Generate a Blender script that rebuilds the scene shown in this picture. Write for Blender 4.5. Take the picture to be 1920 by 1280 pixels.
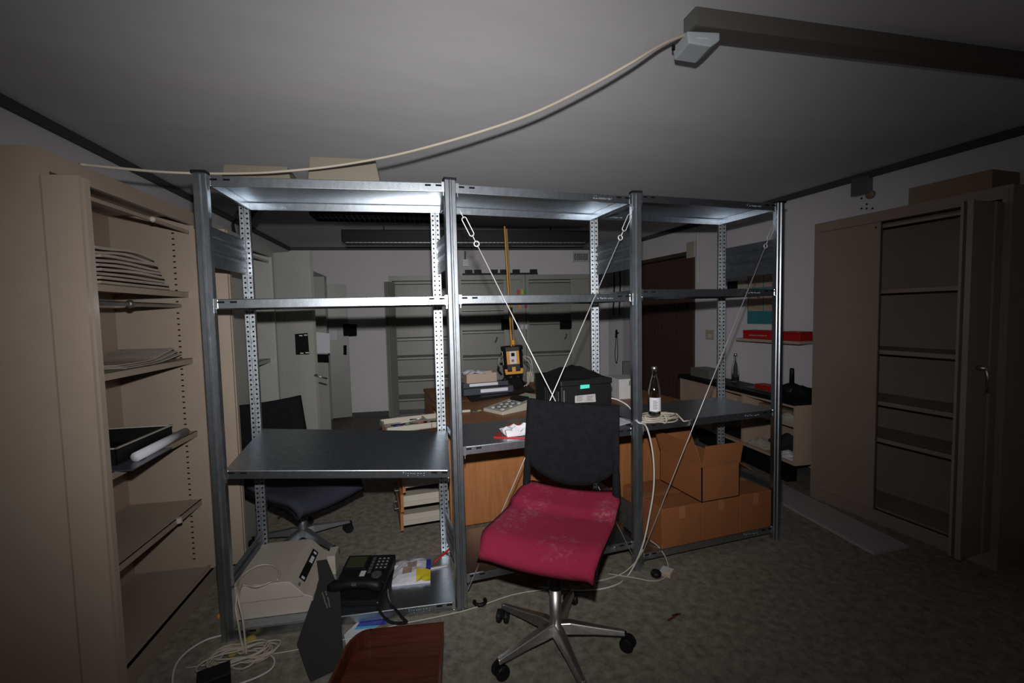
import bpy, math, random
import numpy as np
from mathutils import Vector, Matrix
random.seed(7)
PI=math.pi
scn=bpy.context.scene
for o in list(bpy.data.objects): bpy.data.objects.remove(o)
COL=scn.collection
# ------------------------------------------------------------------ camera
F_PX=859.86; CAM=np.array([-.3975,-2.0692,1.3987]); YAW,PITCH,ROLL=.3142,-.0612,-.0222
def cam_axes():
    cy,sy=math.cos(YAW),math.sin(YAW); cp,sp=math.cos(PITCH),math.sin(PITCH)
    f=np.array([sy*cp,cy*cp,sp]); r=np.array([cy,-sy,0.]); u=np.cross(r,f)
    cr,sr=math.cos(ROLL),math.sin(ROLL)
    return np.array([cr*r+sr*u,-sr*r+cr*u,f])
RC=cam_axes()
cd=bpy.data.cameras.new('camera'); cam=bpy.data.objects.new('camera',cd); COL.objects.link(cam)
cd.sensor_width=36; cd.lens=36*F_PX/1920; cd.clip_start=.05
cam.matrix_world=Matrix(((RC[0][0],RC[1][0],-RC[2][0],CAM[0]),(RC[0][1],RC[1][1],-RC[2][1],CAM[1]),(RC[0][2],RC[1][2],-RC[2][2],CAM[2]),(0,0,0,1)))
scn.camera=cam
# ------------------------------------------------------------------ light: dark cellar lit by the photographer's flash
w=bpy.data.worlds.new('world'); scn.world=w; w.use_nodes=True
w.node_tree.nodes['Background'].inputs[0].default_value=(.8,.85,1,1); w.node_tree.nodes['Background'].inputs[1].default_value=.002
fl=bpy.data.lights.new('camera_flash','SPOT'); flash=bpy.data.objects.new('camera_flash',fl); COL.objects.link(flash)
FPOS=CAM+RC[1]*.15+RC[2]*.02
fl.energy=455; fl.color=(1,.98,.97); fl.spot_size=math.radians(165); fl.spot_blend=.35; fl.shadow_soft_size=.018
flash.location=Vector(FPOS)
fd=Vector(RC[2])+Vector(RC[0])*-.085+Vector(RC[1])*-.04
flash.rotation_euler=fd.to_track_quat('-Z','Y').to_euler()
# beam pattern of the flash reflector: wide sideways, narrower up and down
fl.use_nodes=True; nt=fl.node_tree; em=nt.nodes['Emission']
def nmath(op,a,b=None):
    n=nt.nodes.new('ShaderNodeMath'); n.operation=op
    for i,q in enumerate((a,b)):
        if q is None: continue
        if isinstance(q,(int,float)): n.inputs[i].default_value=q
        else: nt.links.new(q,n.inputs[i])
    return n.outputs[0]
tcn=nt.nodes.new('ShaderNodeTexCoord'); sx_=nt.nodes.new('ShaderNodeSeparateXYZ'); nt.links.new(tcn.outputs['Normal'],sx_.inputs[0])
az=nmath('MAXIMUM',nmath('ABSOLUTE',sx_.outputs[2]),.02)
BEAM_H,BEAM_V=.48,.38
ex=nmath('POWER',nmath('DIVIDE',nmath('DIVIDE',sx_.outputs[0],az),BEAM_H),2); ey=nmath('POWER',nmath('DIVIDE',nmath('DIVIDE',sx_.outputs[1],az),BEAM_V),2)
gs=nmath('EXPONENT',nmath('MULTIPLY',nmath('ADD',ex,ey),-.5))
nt.links.new(nmath('ADD',nmath('MULTIPLY',gs,.985),.015),em.inputs['Strength'])
vs=scn.view_settings; vs.view_transform='Standard'; vs.look='None'; vs.gamma=1; vs.use_curve_mapping=False; vs.exposure=0.0
# ------------------------------------------------------------------ pixel -> place helpers (1920x1280 frame)
def ray(x,y): return np.array([(x-960)/F_PX,-(y-640)/F_PX,1.0])@RC
def onz(x,y,z=0.): d=ray(x,y); return CAM+d*((z-CAM[2])/d[2])
def onx(x,y,X): d=ray(x,y); return CAM+d*((X-CAM[0])/d[0])
def ony(x,y,Y): d=ray(x,y); return CAM+d*((Y-CAM[1])/d[1])
def onpl(x,y,p,n):
    d=ray(x,y); p=np.array(p,float); n=np.array(n,float)
    if len(n)==2: n=np.array([n[0],n[1],0.]); p=np.array([p[0],p[1],0.])
    return CAM+d*(((p-CAM)@n)/(d@n))
def pj(P):
    q=RC@(np.array(P,float)-CAM); return 960+F_PX*q[0]/q[2],640-F_PX*q[1]/q[2]
def zpx(X,Y,py):
    a,b=-.5,2.6
    for _ in range(50):
        m=(a+b)/2
        if pj((X,Y,m))[1]>py: a=m
        else: b=m
    return a
# ------------------------------------------------------------------ materials
def mat(name,col,rough=.6,metal=0.,noise=None,bump=0.,bscale=60.,spec=.5,trans=0.,ior=1.45,coat=0.):
    m=bpy.data.materials.new(name); m.use_nodes=True; nt=m.node_tree; b=nt.nodes['Principled BSDF']
    b.inputs['Base Color'].default_value=(*col,1); b.inputs['Roughness'].default_value=rough; b.inputs['Metallic'].default_value=metal
    b.inputs['Specular IOR Level'].default_value=spec; b.inputs['IOR'].default_value=ior; b.inputs['Transmission Weight'].default_value=trans; b.inputs['Coat Weight'].default_value=coat
    tc=nt.nodes.new('ShaderNodeTexCoord')
    if noise:
        sc,c2,lo,hi=noise[:4]; stretch=noise[4] if len(noise)>4 else (1,1,1)
        mp=nt.nodes.new('ShaderNodeMapping'); mp.inputs['Scale'].default_value=stretch; nt.links.new(tc.outputs['Object'],mp.inputs[0])
        n=nt.nodes.new('ShaderNodeTexNoise'); n.inputs['Scale'].default_value=sc; n.inputs['Detail'].default_value=6; n.inputs['Roughness'].default_value=.65
        nt.links.new(mp.outputs[0],n.inputs['Vector'])
        r=nt.nodes.new('ShaderNodeValToRGB'); r.color_ramp.elements[0].position=lo; r.color_ramp.elements[1].position=hi
        r.color_ramp.elements[0].color=(*col,1); r.color_ramp.elements[1].color=(*c2,1)
        nt.links.new(n.outputs['Fac'],r.inputs[0]); nt.links.new(r.outputs[0],b.inputs['Base Color'])
    if bump:
        n2=nt.nodes.new('ShaderNodeTexNoise'); n2.inputs['Scale'].default_value=bscale; n2.inputs['Detail'].default_value=3; nt.links.new(tc.outputs['Object'],n2.inputs['Vector'])
        bp=nt.nodes.new('ShaderNodeBump'); bp.inputs['Strength'].default_value=bump; bp.inputs['Distance'].default_value=.004
        nt.links.new(n2.outputs['Fac'],bp.inputs['Height']); nt.links.new(bp.outputs[0],b.inputs['Normal'])
    return m
M={}
M['steel']=mat('galvanised_steel',(.40,.44,.485),.33,1.0,(38,(.54,.585,.63),.35,.7,(1,1,.5)),.05,180)
M['steelr']=mat('rolled_steel',(.20,.225,.25),.5,1.0,(30,(.28,.31,.34),.35,.7))
M['steelp']=mat('perforated_steel',(.30,.325,.35),.40,1.0,(70,(.55,.585,.62),.38,.66))
M['steel2']=mat('zinc_clip',(.75,.77,.8),.3,1.0)
M['rod']=mat('zinc_rod',(.62,.61,.62),.5,.6)
M['black']=mat('black_plastic',(.0065,.0065,.0075),.5,spec=.25)
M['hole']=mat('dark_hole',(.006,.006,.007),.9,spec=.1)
M['beige']=mat('beige_enamel',(.26,.208,.165),.42,0,(3,(.24,.19,.15),.4,.7),.02,40)
M['taupe']=mat('taupe_enamel',(.22,.178,.148),.42,0,(3,(.2,.162,.134),.4,.7),.02,40)
M['grey']=mat('grey_enamel',(.25,.25,.23),.40,0,(3,(.23,.23,.21),.4,.7),.02,40)
M['greyd']=mat('dark_grey_enamel',(.11,.115,.105),.45)
M['ceil']=mat('ceiling_paint',(.60,.595,.615),.9,0,(2.2,(.55,.545,.565),.35,.75,(1,3,1)),.12,26)
M['wall']=mat('white_wall_paint',(.59,.575,.60),.75,0,(2,(.54,.525,.55),.35,.75),.06,40)
M['trim']=mat('dark_trim',(.055,.055,.055),.7)
M['floor']=mat('dusty_floor',(.11,.097,.081),.8,0,(24,(.26,.235,.195),.34,.74),.35,90)
M['wood']=mat('beech_laminate',(.32,.13,.046),.45,0,(7,(.25,.095,.03),.38,.66,(6,6,.5)))
M['woodtop']=mat('beech_top',(.21,.088,.034),.5,0,(7,(.165,.066,.025),.38,.66,(.5,6,6)))
M['mahog']=mat('mahogany',(.10,.026,.011),.4,0,(9,(.05,.012,.006),.35,.66,(.5,7,5)))
M['card']=mat('brown_cardboard',(.215,.075,.022),.85,0,(4,(.185,.065,.019),.4,.7))
M['cardd']=mat('grey_brown_card',(.22,.15,.105),.85)
M['tape']=mat('parcel_tape',(.26,.12,.05),.25)
M['cream']=mat('cream_laminate',(.36,.27,.21),.55)
M['creamlt']=mat('cream_plastic',(.34,.315,.265),.55)
M['scale']=mat('grey_beige_plastic',(.34,.305,.27),.55,0,None,.08,200)
M['white']=mat('white_plastic',(.44,.44,.44),.55)
M['paper']=mat('paper',(.52,.52,.56),.85)
M['newsp']=mat('old_paper',(.34,.29,.24),.9,0,(12,(.24,.2,.165),.35,.7,(1,1,8)))
M['magenta']=mat('magenta_fabric',(.16,.0095,.031),.95,0,(11,(.25,.085,.095),.50,.95),.2,500,.2)
M['mesh']=mat('black_fabric',(.0048,.0048,.006),.9,0,(30,(.0075,.0075,.009),.4,.7),.15,600,.12)
M['navy']=mat('dark_blue_fabric',(.022,.024,.033),.9,bump=.15,bscale=600,spec=.3)
M['chrome']=mat('polished_aluminium',(.40,.39,.38),.40,1.0,(30,(.50,.49,.47),.35,.7))
M['charcoal']=mat('charcoal_board',(.024,.0245,.0245),.65,spec=.3)
M['alu']=mat('dark_alu',(.2,.21,.22),.4,.8)
M['cable']=mat('cream_cable',(.34,.305,.245),.5)
M['cablew']=mat('white_cable',(.45,.43,.40),.45)
M['blackcab']=mat('black_cable',(.01,.01,.01),.4)
M['yellow']=mat('yellow_plastic',(.48,.22,.008),.55)
M['yell2']=mat('yellow_print',(.52,.42,.02),.55)
M['blue']=mat('blue_print',(.02,.03,.28),.5)
M['cyan']=mat('cyan_print',(.05,.35,.65),.5)
M['red']=mat('red_plastic',(.34,.008,.008),.45)
M['redd']=mat('dark_red_plastic',(.22,.008,.012),.35)
M['teal']=mat('teal_print',(.03,.17,.20),.7)
M['mint']=mat('mint_sticker',(.06,.58,.44),.6)
M['brown']=mat('dark_brown_door',(.05,.027,.021),.6)
M['orange']=mat('orange_plastic',(.7,.25,.02),.5)
M['greenbit']=mat('green_plastic',(.05,.25,.1),.5)
M['glass']=mat('clear_glass',(.95,.97,.97),.02,trans=1.0,ior=1.45)
M['smoke']=mat('smoked_plastic',(.05,.055,.07),.28)
M['bag']=mat('clear_bag',(.8,.8,.8),.25,trans=.5)
M['screen']=mat('lcd_screen',(.035,.04,.018),.3)
M['blind']=mat('blind_fabric',(.42,.41,.44),.8)
M['brownpat']=mat('brown_print',(.25,.19,.15),.7)
M['printr']=mat('red_print',(.45,.08,.06),.7)
M['bronze']=mat('sensor_white',(.34,.37,.39),.45)
def dusty(name,col,dust,sc1,sc2,amount):
    m=mat(name,col,.95,0,None,.2,500,.2); nt=m.node_tree; b=nt.nodes['Principled BSDF']; tc=[n for n in nt.nodes if n.type=='TEX_COORD'][0]
    outs=[]
    for sc,lo,hi in ((sc1,.50,.72),(sc2,.42,.70)):
        n=nt.nodes.new('ShaderNodeTexNoise'); n.inputs['Scale'].default_value=sc; n.inputs['Detail'].default_value=7; n.inputs['Roughness'].default_value=.7; nt.links.new(tc.outputs['Object'],n.inputs['Vector'])
        q=nt.nodes.new('ShaderNodeMapRange'); q.inputs[1].default_value=lo; q.inputs[2].default_value=hi; nt.links.new(n.outputs['Fac'],q.inputs[0]); outs.append(q.outputs[0])
    mu=nt.nodes.new('ShaderNodeMath'); mu.operation='MULTIPLY'; nt.links.new(outs[0],mu.inputs[0]); nt.links.new(outs[1],mu.inputs[1])
    m2=nt.nodes.new('ShaderNodeMath'); m2.operation='MULTIPLY'; m2.inputs[1].default_value=amount; nt.links.new(mu.outputs[0],m2.inputs[0])
    mx=nt.nodes.new('ShaderNodeMix'); mx.data_type='RGBA'; mx.inputs[6].default_value=(*col,1); mx.inputs[7].default_value=(*dust,1)
    nt.links.new(m2.outputs[0],mx.inputs[0]); nt.links.new(mx.outputs[2],b.inputs['Base Color']); return m
M['magenta']=dusty('dusty_magenta_fabric',(.165,.0095,.031),(.32,.24,.23),5.0,60.,.55)
M['trunk']=mat('grey_trunking',(.10,.092,.082),.5)
M['board']=mat('greyish_white_laminate',(.30,.285,.285),.5)
M['coverp']=mat('aged_plastic',(.155,.14,.105),.5)
M['foamy']=mat('dull_yellow_foam',(.30,.23,.05),.9)
# ------------------------------------------------------------------ mesh helpers
class MB:
    def __init__(s): s.v=[]; s.f=[]
    def add(s,vs,fs):
        o=len(s.v); s.v+= [tuple(float(c) for c in p) for p in vs]; s.f+=[tuple(i+o for i in f) for f in fs]; return s
    def box(s,x0,x1,y0,y1,z0,z1,T=None):
        vs=[(x,y,z) for z in (z0,z1) for y in (y0,y1) for x in (x0,x1)]
        if T is not None: vs=[T@Vector(p) for p in vs]
        return s.add(vs,[(0,2,3,1),(4,5,7,6),(0,1,5,4),(2,6,7,3),(0,4,6,2),(1,3,7,5)])
    def slab(s,pts,t):
        """planar polygon pts, thickened along vector t"""
        n=len(pts); P=[np.array(p,float) for p in pts]; Q=[p+np.array(t,float) for p in P]
        return s.add(P+Q,[tuple(range(n))[::-1],tuple(range(n,2*n))]+[(i,(i+1)%n,n+(i+1)%n,n+i) for i in range(n)])
    def extr(s,poly,z0,z1): return s.slab([(x,y,z0) for x,y in poly],(0,0,z1-z0))
    def tube(s,pts,r,seg=6,closed=False,cap=True):
        P=[Vector(p) for p in pts]; n=len(P); rings=[]; up=None
        for i in range(n):
            a=P[i-1] if (i>0 or closed) else P[i]; b=P[(i+1)%n] if (i<n-1 or closed) else P[i]
            t=(b-a)
            t=t.normalized() if t.length>1e-9 else Vector((0,0,1))
            if up is None:
                up=Vector((0,0,1)) if abs(t.z)<.9 else Vector((1,0,0))
            side=t.cross(up)
            if side.length<1e-4: side=t.cross(Vector((1,.3,0)))
            side.normalize(); up=side.cross(t).normalized()
            rr=r[i] if isinstance(r,(list,tuple)) else r
            rings.append([P[i]+(side*math.cos(2*PI*k/seg)+up*math.sin(2*PI*k/seg))*rr for k in range(seg)])
        vs=[p for rg in rings for p in rg]; fs=[]
        for i in range(n if closed else n-1):
            j=(i+1)%n
            for k in range(seg): fs.append((i*seg+k,i*seg+(k+1)%seg,j*seg+(k+1)%seg,j*seg+k))
        if cap and not closed: fs+= [tuple(range(seg))[::-1],tuple((n-1)*seg+k for k in range(seg))]
        return s.add(vs,fs)
    def lathe(s,prof,seg=20,T=None):
        vs=[];fs=[]; n=len(prof)
        for r,z in prof:
            for k in range(seg): vs.append(Vector((r*math.cos(2*PI*k/seg),r*math.sin(2*PI*k/seg),z)))
        if T is not None: vs=[T@p for p in vs]
        for i in range(n-1):
            for k in range(seg): fs.append((i*seg+k,i*seg+(k+1)%seg,(i+1)*seg+(k+1)%seg,(i+1)*seg+k))
        fs+=[tuple(range(seg))[::-1],tuple((n-1)*seg+k for k in range(seg))]
        return s.add(vs,fs)
    def grid(s,fn,nu,nv,close_thick=None):
        vs=[fn(i/nu,j/nv) for j in range(nv+1) for i in range(nu+1)]; fs=[]
        W=nu+1
        for j in range(nv):
            for i in range(nu): fs.append((j*W+i,j*W+i+1,(j+1)*W+i+1,(j+1)*W+i))
        if close_thick:
            n=len(vs); vs+= [close_thick(i/nu,j/nv) for j in range(nv+1) for i in range(nu+1)]
            fs+=[tuple(n+q for q in f[::-1]) for f in fs]
            rim=[i for i in range(W)]+[j*W+nu for j in range(1,nv+1)]+[nv*W+i for i in range(nu-1,-1,-1)]+[j*W for j in range(nv-1,0,-1)]
            for a,b in zip(rim,rim[1:]+rim[:1]): fs.append((b,a,n+a,n+b))
        return s.add(vs,fs)
    def mesh(s,name,m,smooth=False):
        me=bpy.data.meshes.new(name); me.from_pydata(s.v,[],s.f); me.update()
        me.materials.append(M[m])
        if smooth: me.polygons.foreach_set('use_smooth',[True]*len(me.polygons))
        return me
def link(o,parent=None):
    COL.objects.link(o)
    if parent is not None: o.parent=parent
    return o
def root_inv(o):
    while o.parent is not None: o=o.parent
    return (Matrix.Translation(o.location)@o.rotation_euler.to_matrix().to_4x4()).inverted()
def part(name,mb,m,parent=None,world=False,smooth=False,bevel=0):
    if world and parent is not None:
        T=root_inv(parent); mb.v=[tuple(T@Vector(p)) for p in mb.v]
    o=bpy.data.objects.new(name,mb.mesh(name,m,smooth)); link(o,parent)
    if bevel:
        b=o.modifiers.new('bevel','BEVEL'); b.width=bevel; b.segments=2; b.limit_method='ANGLE'
    if smooth and bevel==0:
        pass
    return o
def inst(name,me,parent,loc=(0,0,0),rot=(0,0,0)):
    o=bpy.data.objects.new(name,me); link(o,parent); o.location=loc; o.rotation_euler=rot; return o
def thing(name,label,cat,loc=(0,0,0),rz=0,group=None):
    o=bpy.data.objects.new(name,None); o.empty_display_size=.1; link(o); o.location=Vector([float(c) for c in loc]); o.rotation_euler=(0,0,rz)
    o['label']=label; o['category']=cat
    if group: o['group']=group
    return o
def tag(o,label,cat,group=None):
    o['label']=label; o['category']=cat
    if group: o['group']=group
    return o
def solo(name,mb,m,label,cat,group=None,smooth=False,bevel=0):
    """one-mesh thing given in world coordinates, origin at its base centre"""
    a=np.array(mb.v); c=np.array([(a[:,0].min()+a[:,0].max())/2,(a[:,1].min()+a[:,1].max())/2,a[:,2].min()])
    mb.v=[tuple(p-c) for p in a]
    o=part(name,mb,m,None,False,smooth,bevel); o.location=Vector([float(q) for q in c]); return tag(o,label,cat,group)
def struct(name,mb,m,parent=None):
    o=part(name,mb,m,parent); 
    if parent is None: o['kind']='structure'
    return o
def spline(pts,n=8):
    P=[np.array(p,float) for p in pts]; P=[2*P[0]-P[1]]+P+[2*P[-1]-P[-2]]; out=[]
    for i in range(1,len(P)-2):
        for k in range(n):
            t=k/n; a,b,c,d=P[i-1],P[i],P[i+1],P[i+2]
            out.append(.5*((2*b)+(-a+c)*t+(2*a-5*b+4*c-d)*t*t+(-a+3*b-3*c+d)*t**3))
    out.append(P[-2]); return out
def frame(o,x,y):
    """4x4 from origin, x axis, approx y axis"""
    o=Vector(o); x=Vector(x).normalized(); y=Vector(y); z=x.cross(y).normalized(); y=z.cross(x)
    return Matrix(((x.x,y.x,z.x,o.x),(x.y,y.y,z.y,o.y),(x.z,y.z,z.z,o.z),(0,0,0,1)))
# ------------------------------------------------------------------ setting
ZC=2.345
def xl(Y): return -1.79+.115*(Y-.43)
def xr(Y): return 3.07+.025*(Y-.5)
YB0=-3.3
LB=(xl(YB0),YB0); RB=(xr(YB0),YB0); LF=(xl(4.74),4.74); RF=(xr(4.02),4.02)
poly=[LB,RB,RF,LF]
struct('floor',MB().slab([(x,y,-.1) for x,y in poly],(0,0,.1)),'floor')
struct('ceiling',MB().slab([(x,y,ZC) for x,y in poly],(0,0,.1)),'ceil')
def wall(name,a,b,out):
    return struct(name,MB().slab([(*a,0),(*b,0),(*b,ZC),(*a,ZC)],(out[0]*.1,out[1]*.1,0)),'wall')
wall('wall_left',LB,LF,(-1,0)); wall('wall_right',RB,RF,(1,0)); wall('wall_back',LF,RF,(.16,.98)); wall('wall_front',LB,RB,(0,-1))
def trimseg(name,a,b,inw,z0,z1,t,m='trim'):
    return struct(name,MB().slab([(*a,z0),(*b,z0),(*b,z1),(*a,z1)],(inw[0]*t,inw[1]*t,0)),m)
trimseg('trim_1',LB,LF,(1,-.115),2.30,ZC,.025); trimseg('trim_2',RB,RF,(-1,.025),2.30,ZC,.025); trimseg('trim_3',LF,RF,(-.16,-.98),2.305,ZC,.025)
trimseg('baseboard_left',LB,LF,(1,-.115),0,.07,.012); trimseg('baseboard_right',RB,RF,(-1,.025),0,.07,.012); trimseg('baseboard_back',LF,RF,(-.16,-.98),0,.07,.012)
# brown slatted folding door in the right wall
dr=bpy.data.objects.new('door_1',None); link(dr); dr['kind']='structure'; dr.location=(xr(2.6),2.6,0)
mb=MB(); mb.box(-.02,.0,-.42,.56,0,2.0); part('door_panel',mb,'hole',dr)
me=MB().box(-.034,-.02,-.027,.027,0,1.98).mesh('slat','brown')
for k in range(14): inst('slat',me,dr,(0,-.385+k*.070,0.005))
mb=MB(); mb.box(-.045,-.030,-.42,.56,.72,1.05); part('mid_rail',mb,'brown',dr)
for y0 in (-.46,.555): mb=MB(); mb.box(-.04,0,y0,y0+.05,0,2.04); part('door_jamb',mb,'brown',dr)
mb=MB(); mb.box(-.04,0,-.46,.605,2.0,2.045); part('door_head',mb,'brown',dr)
# ------------------------------------------------------------------ shelving rack
rack=thing('shelving_rack','galvanised steel three-bay shelving rack with boltless posts and cross wires','shelving',(0,0,0))
FP=[np.array(p) for p in ((-1.009,.141),(0,0),(.9644,0),(1.928,0))]
BP=[np.array(p) for p in ((-.946,.595),(0,.458),(.9644,.458),(1.928,.458))]
DR=.458; HP=2.0
u1=(FP[1]-FP[0])/np.linalg.norm(FP[1]-FP[0]); a1=math.atan2(u1[1],u1[0])
prof=[(-.026,.032),(-.026,.004),(-.023,0),(-.007,0),(-.003,-.0055),(.003,-.0055),(.007,0),(.023,0),(.026,.004),(.026,.032),(.0235,.032),(.0235,.005),(-.0235,.005),(-.0235,.032)]
post_me=MB().extr(prof,0,HP).mesh('post','steel')
prof_b=[(-.023,.03),(-.023,0),(-.003,0),(-.0012,.005),(.0012,.005),(.003,0),(.023,0),(.023,.03),(.0205,.03),(.0205,.007),(-.0205,.007),(-.0205,.03)]
postb_me=MB().extr(prof_b,0,HP).mesh('post','steelp')
cap_me=MB().box(-.028,.028,-.008,.034,0,.010).mesh('cap','black')
mb=MB()
for k in range(78):
    for sx in (-1,1): mb.box(sx*.0125-.0042,sx*.0125+.0042,-.0009,.0003,.03+k*.025,.03+k*.025+.009)
hole_me=mb.mesh('hole_rows','hole')
for i in range(4):
    rz=(a1,.035,-.14,.0)[i]; rb=(-.06,-.02,-.26,-.44)[i]
    p=inst('post',post_me,rack,(*FP[i],0),(0,0,rz)); inst('cap',cap_me,p,(0,0,HP))
    b=inst('post',postb_me,rack,(*BP[i],0),(0,0,rb)); inst('cap',cap_me,b,(0,0,HP)); h=inst('hole_rows',hole_me,b); h['kind']='stuff'
# embossed maker's plate text
tc=bpy.data.curves.new('embossed_lettering','FONT'); tc.body='Richmond'; tc.size=.026; tc.extrude=.0003; tc.align_x='CENTER'; tc.align_y='CENTER'
to=bpy.data.objects.new('tmp',tc); COL.objects.link(to); bpy.context.view_layer.update()
txt_me=bpy.data.meshes.new_from_object(to.evaluated_get(bpy.context.evaluated_depsgraph_get())); txt_me.materials.clear(); txt_me.materials.append(M['steel']); txt_me.name='embossed_lettering'
bpy.data.objects.remove(to)
def shelf_mesh(wd,d=.446,h=.040):
    mb=MB(); fl_=.012
    pr=[(fl_,-h),(.0008,-h),(0,-h+.002),(0,-.004),(.0012,-.0012),(.004,0),(d-.004,0),(d-.0012,-.0012),(d,-.004),(d,-h+.002),(d-.0008,-h),(d-fl_,-h)]
    n=len(pr); mb.add([(0,y,z) for y,z in pr]+[(wd,y,z) for y,z in pr],[(i,i+1,n+i+1,n+i) for i in range(n-1)])
    for x in (0,wd): 
        s=1 if x==0 else -1
        mb.add([(x,0.001,-h),(x,d-.001,-h),(x,d-.001,-.001),(x,0.001,-.001),(x+s*.012,0.012,-h),(x+s*.012,d-.012,-h)],[(0,1,2,3),(0,4,5,1)])
    return mb.mesh('shelf','steel')
def slot_mesh(wd):
    mb=MB()
    for x in (.012,.060,wd-.038-.047,wd-.038): mb.box(x,x+.026,-.0008,.0004,-.017,-.009)
    return mb.mesh('slots','hole')
clip_me=MB().box(-.002,.012,-.0025,.0,-.041,.002).box(.003,.007,-.003,0,-.058,-.038).mesh('clip','steel2')
smesh={}
def add_shelf(T,wd,label_end=True):
    k=round(wd,3)
    if k not in smesh: smesh[k]=(shelf_mesh(wd),slot_mesh(wd))
    s=bpy.data.objects.new('shelf',smesh[k][0]); link(s,rack); s.matrix_local=T
    sl=inst('lip_slots',smesh[k][1],s); sl['kind']='stuff'
    t=inst('embossed_lettering',txt_me,s,(wd-.165,-.0004,-.021),(PI/2,0,0))
    t2=inst('embossed_lettering',txt_me,s,(.12,.446-.0005,-.021),(PI/2,0,0))
    for x in (0,wd-.010): inst('clip',clip_me,s,(x,0,0))
    return s
n1=np.array([-u1[1],u1[0]])
def bay1(zl,zr,zb,wd=.955):
    o=FP[0]+u1*.028+n1*.004
    x=np.array([*(u1*wd),zr-zl]); y=np.array([*(n1*.446),zb-zl])
    add_shelf(frame((*o,zl),x,y),wd)
bay1(1.989,1.989,1.989,.965); bay1(1.485,1.485,1.485,.965); bay1(.757,.680,.832); bay1(.047,.047,.047)
for x0,zs in ((0,(1.986,1.487,.783,.169)),(.9644,(1.997,1.508,.797,.088))):
    for z in zs: add_shelf(Matrix.Translation((x0+.028,.006,z)),.9644-.056)
# side braces: corrugated plates between front and rear post
def brace(i,z0,z1,m='steelr'):
    a,b=FP[i],BP[i]; d=(b-a); L=np.linalg.norm(d); d=d/L; nn=np.array([d[1],-d[0]])
    mb=MB(); h=z1-z0
    pr=[(0.008,0),(0,0),(0,.30*h),(.007,.36*h),(.007,.42*h),(0,.48*h),(0,.62*h),(.007,.68*h),(.007,.74*h),(0,.80*h),(0,h),(.008,h)]
    o=a+d*.030; e=b-d*.030; off=nn*0
    vs=[(*(o+off+nn*p),z0+q) for p,q in pr]+[(*(e+off+nn*p),z0+q) for p,q in pr]; n=len(pr)
    mb.add(vs,[(k,k+1,n+k+1,n+k) for k in range(n-1)])
    return part('side_brace',mb,m,rack)
for i,(z0,z1) in enumerate(((1.625,1.795),(1.62,1.79),(1.62,1.79),(1.60,1.80))): brace(i,z0,z1)
for i,(z0,z1) in enumerate(((.13,.28),(.14,.30),(.18,.34),(.20,.34))): brace(i,z0,z1)
# brace wires
def wire(a,b,link_at=None):
    a,b=np.array(a),np.array(b)
    d=(b-a)/np.linalg.norm(b-a); mb=MB(); mb.tube([a+d*.18,b],.0026,6)
    o=part('brace_wire',mb,'rod',rack,smooth=True)
    side=np.cross(d,[0,1,0]); side/=np.linalg.norm(side)
    mb=MB(); c=a+d*.09; ring=[c+d*(.035*np.sign(math.cos(t))+.011*math.cos(t))+side*.011*math.sin(t) for t in np.linspace(0,2*PI,20,endpoint=False)]
    mb.tube(ring,.0024,6,closed=True)
    c=a+d*.175; mb.tube([c+d*.012*math.cos(t)+side*.012*math.sin(t) for t in np.linspace(0,2*PI,16,endpoint=False)],.0030,6,closed=True)
    mb.tube([a+d*.13,a+d*.165],.0024,6); mb.tube([a,a+d*.05],.0024,6)
    part('turnbuckle',mb,'rod',o,smooth=True)
Yw=-.011
wire(ony(860,390,Yw),ony(1188,1044,Yw)); wire(ony(1188,388,Yw),ony(878,1104,Yw)); wire(ony(1456,410,Yw),ony(1205,1036,Yw))
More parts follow.
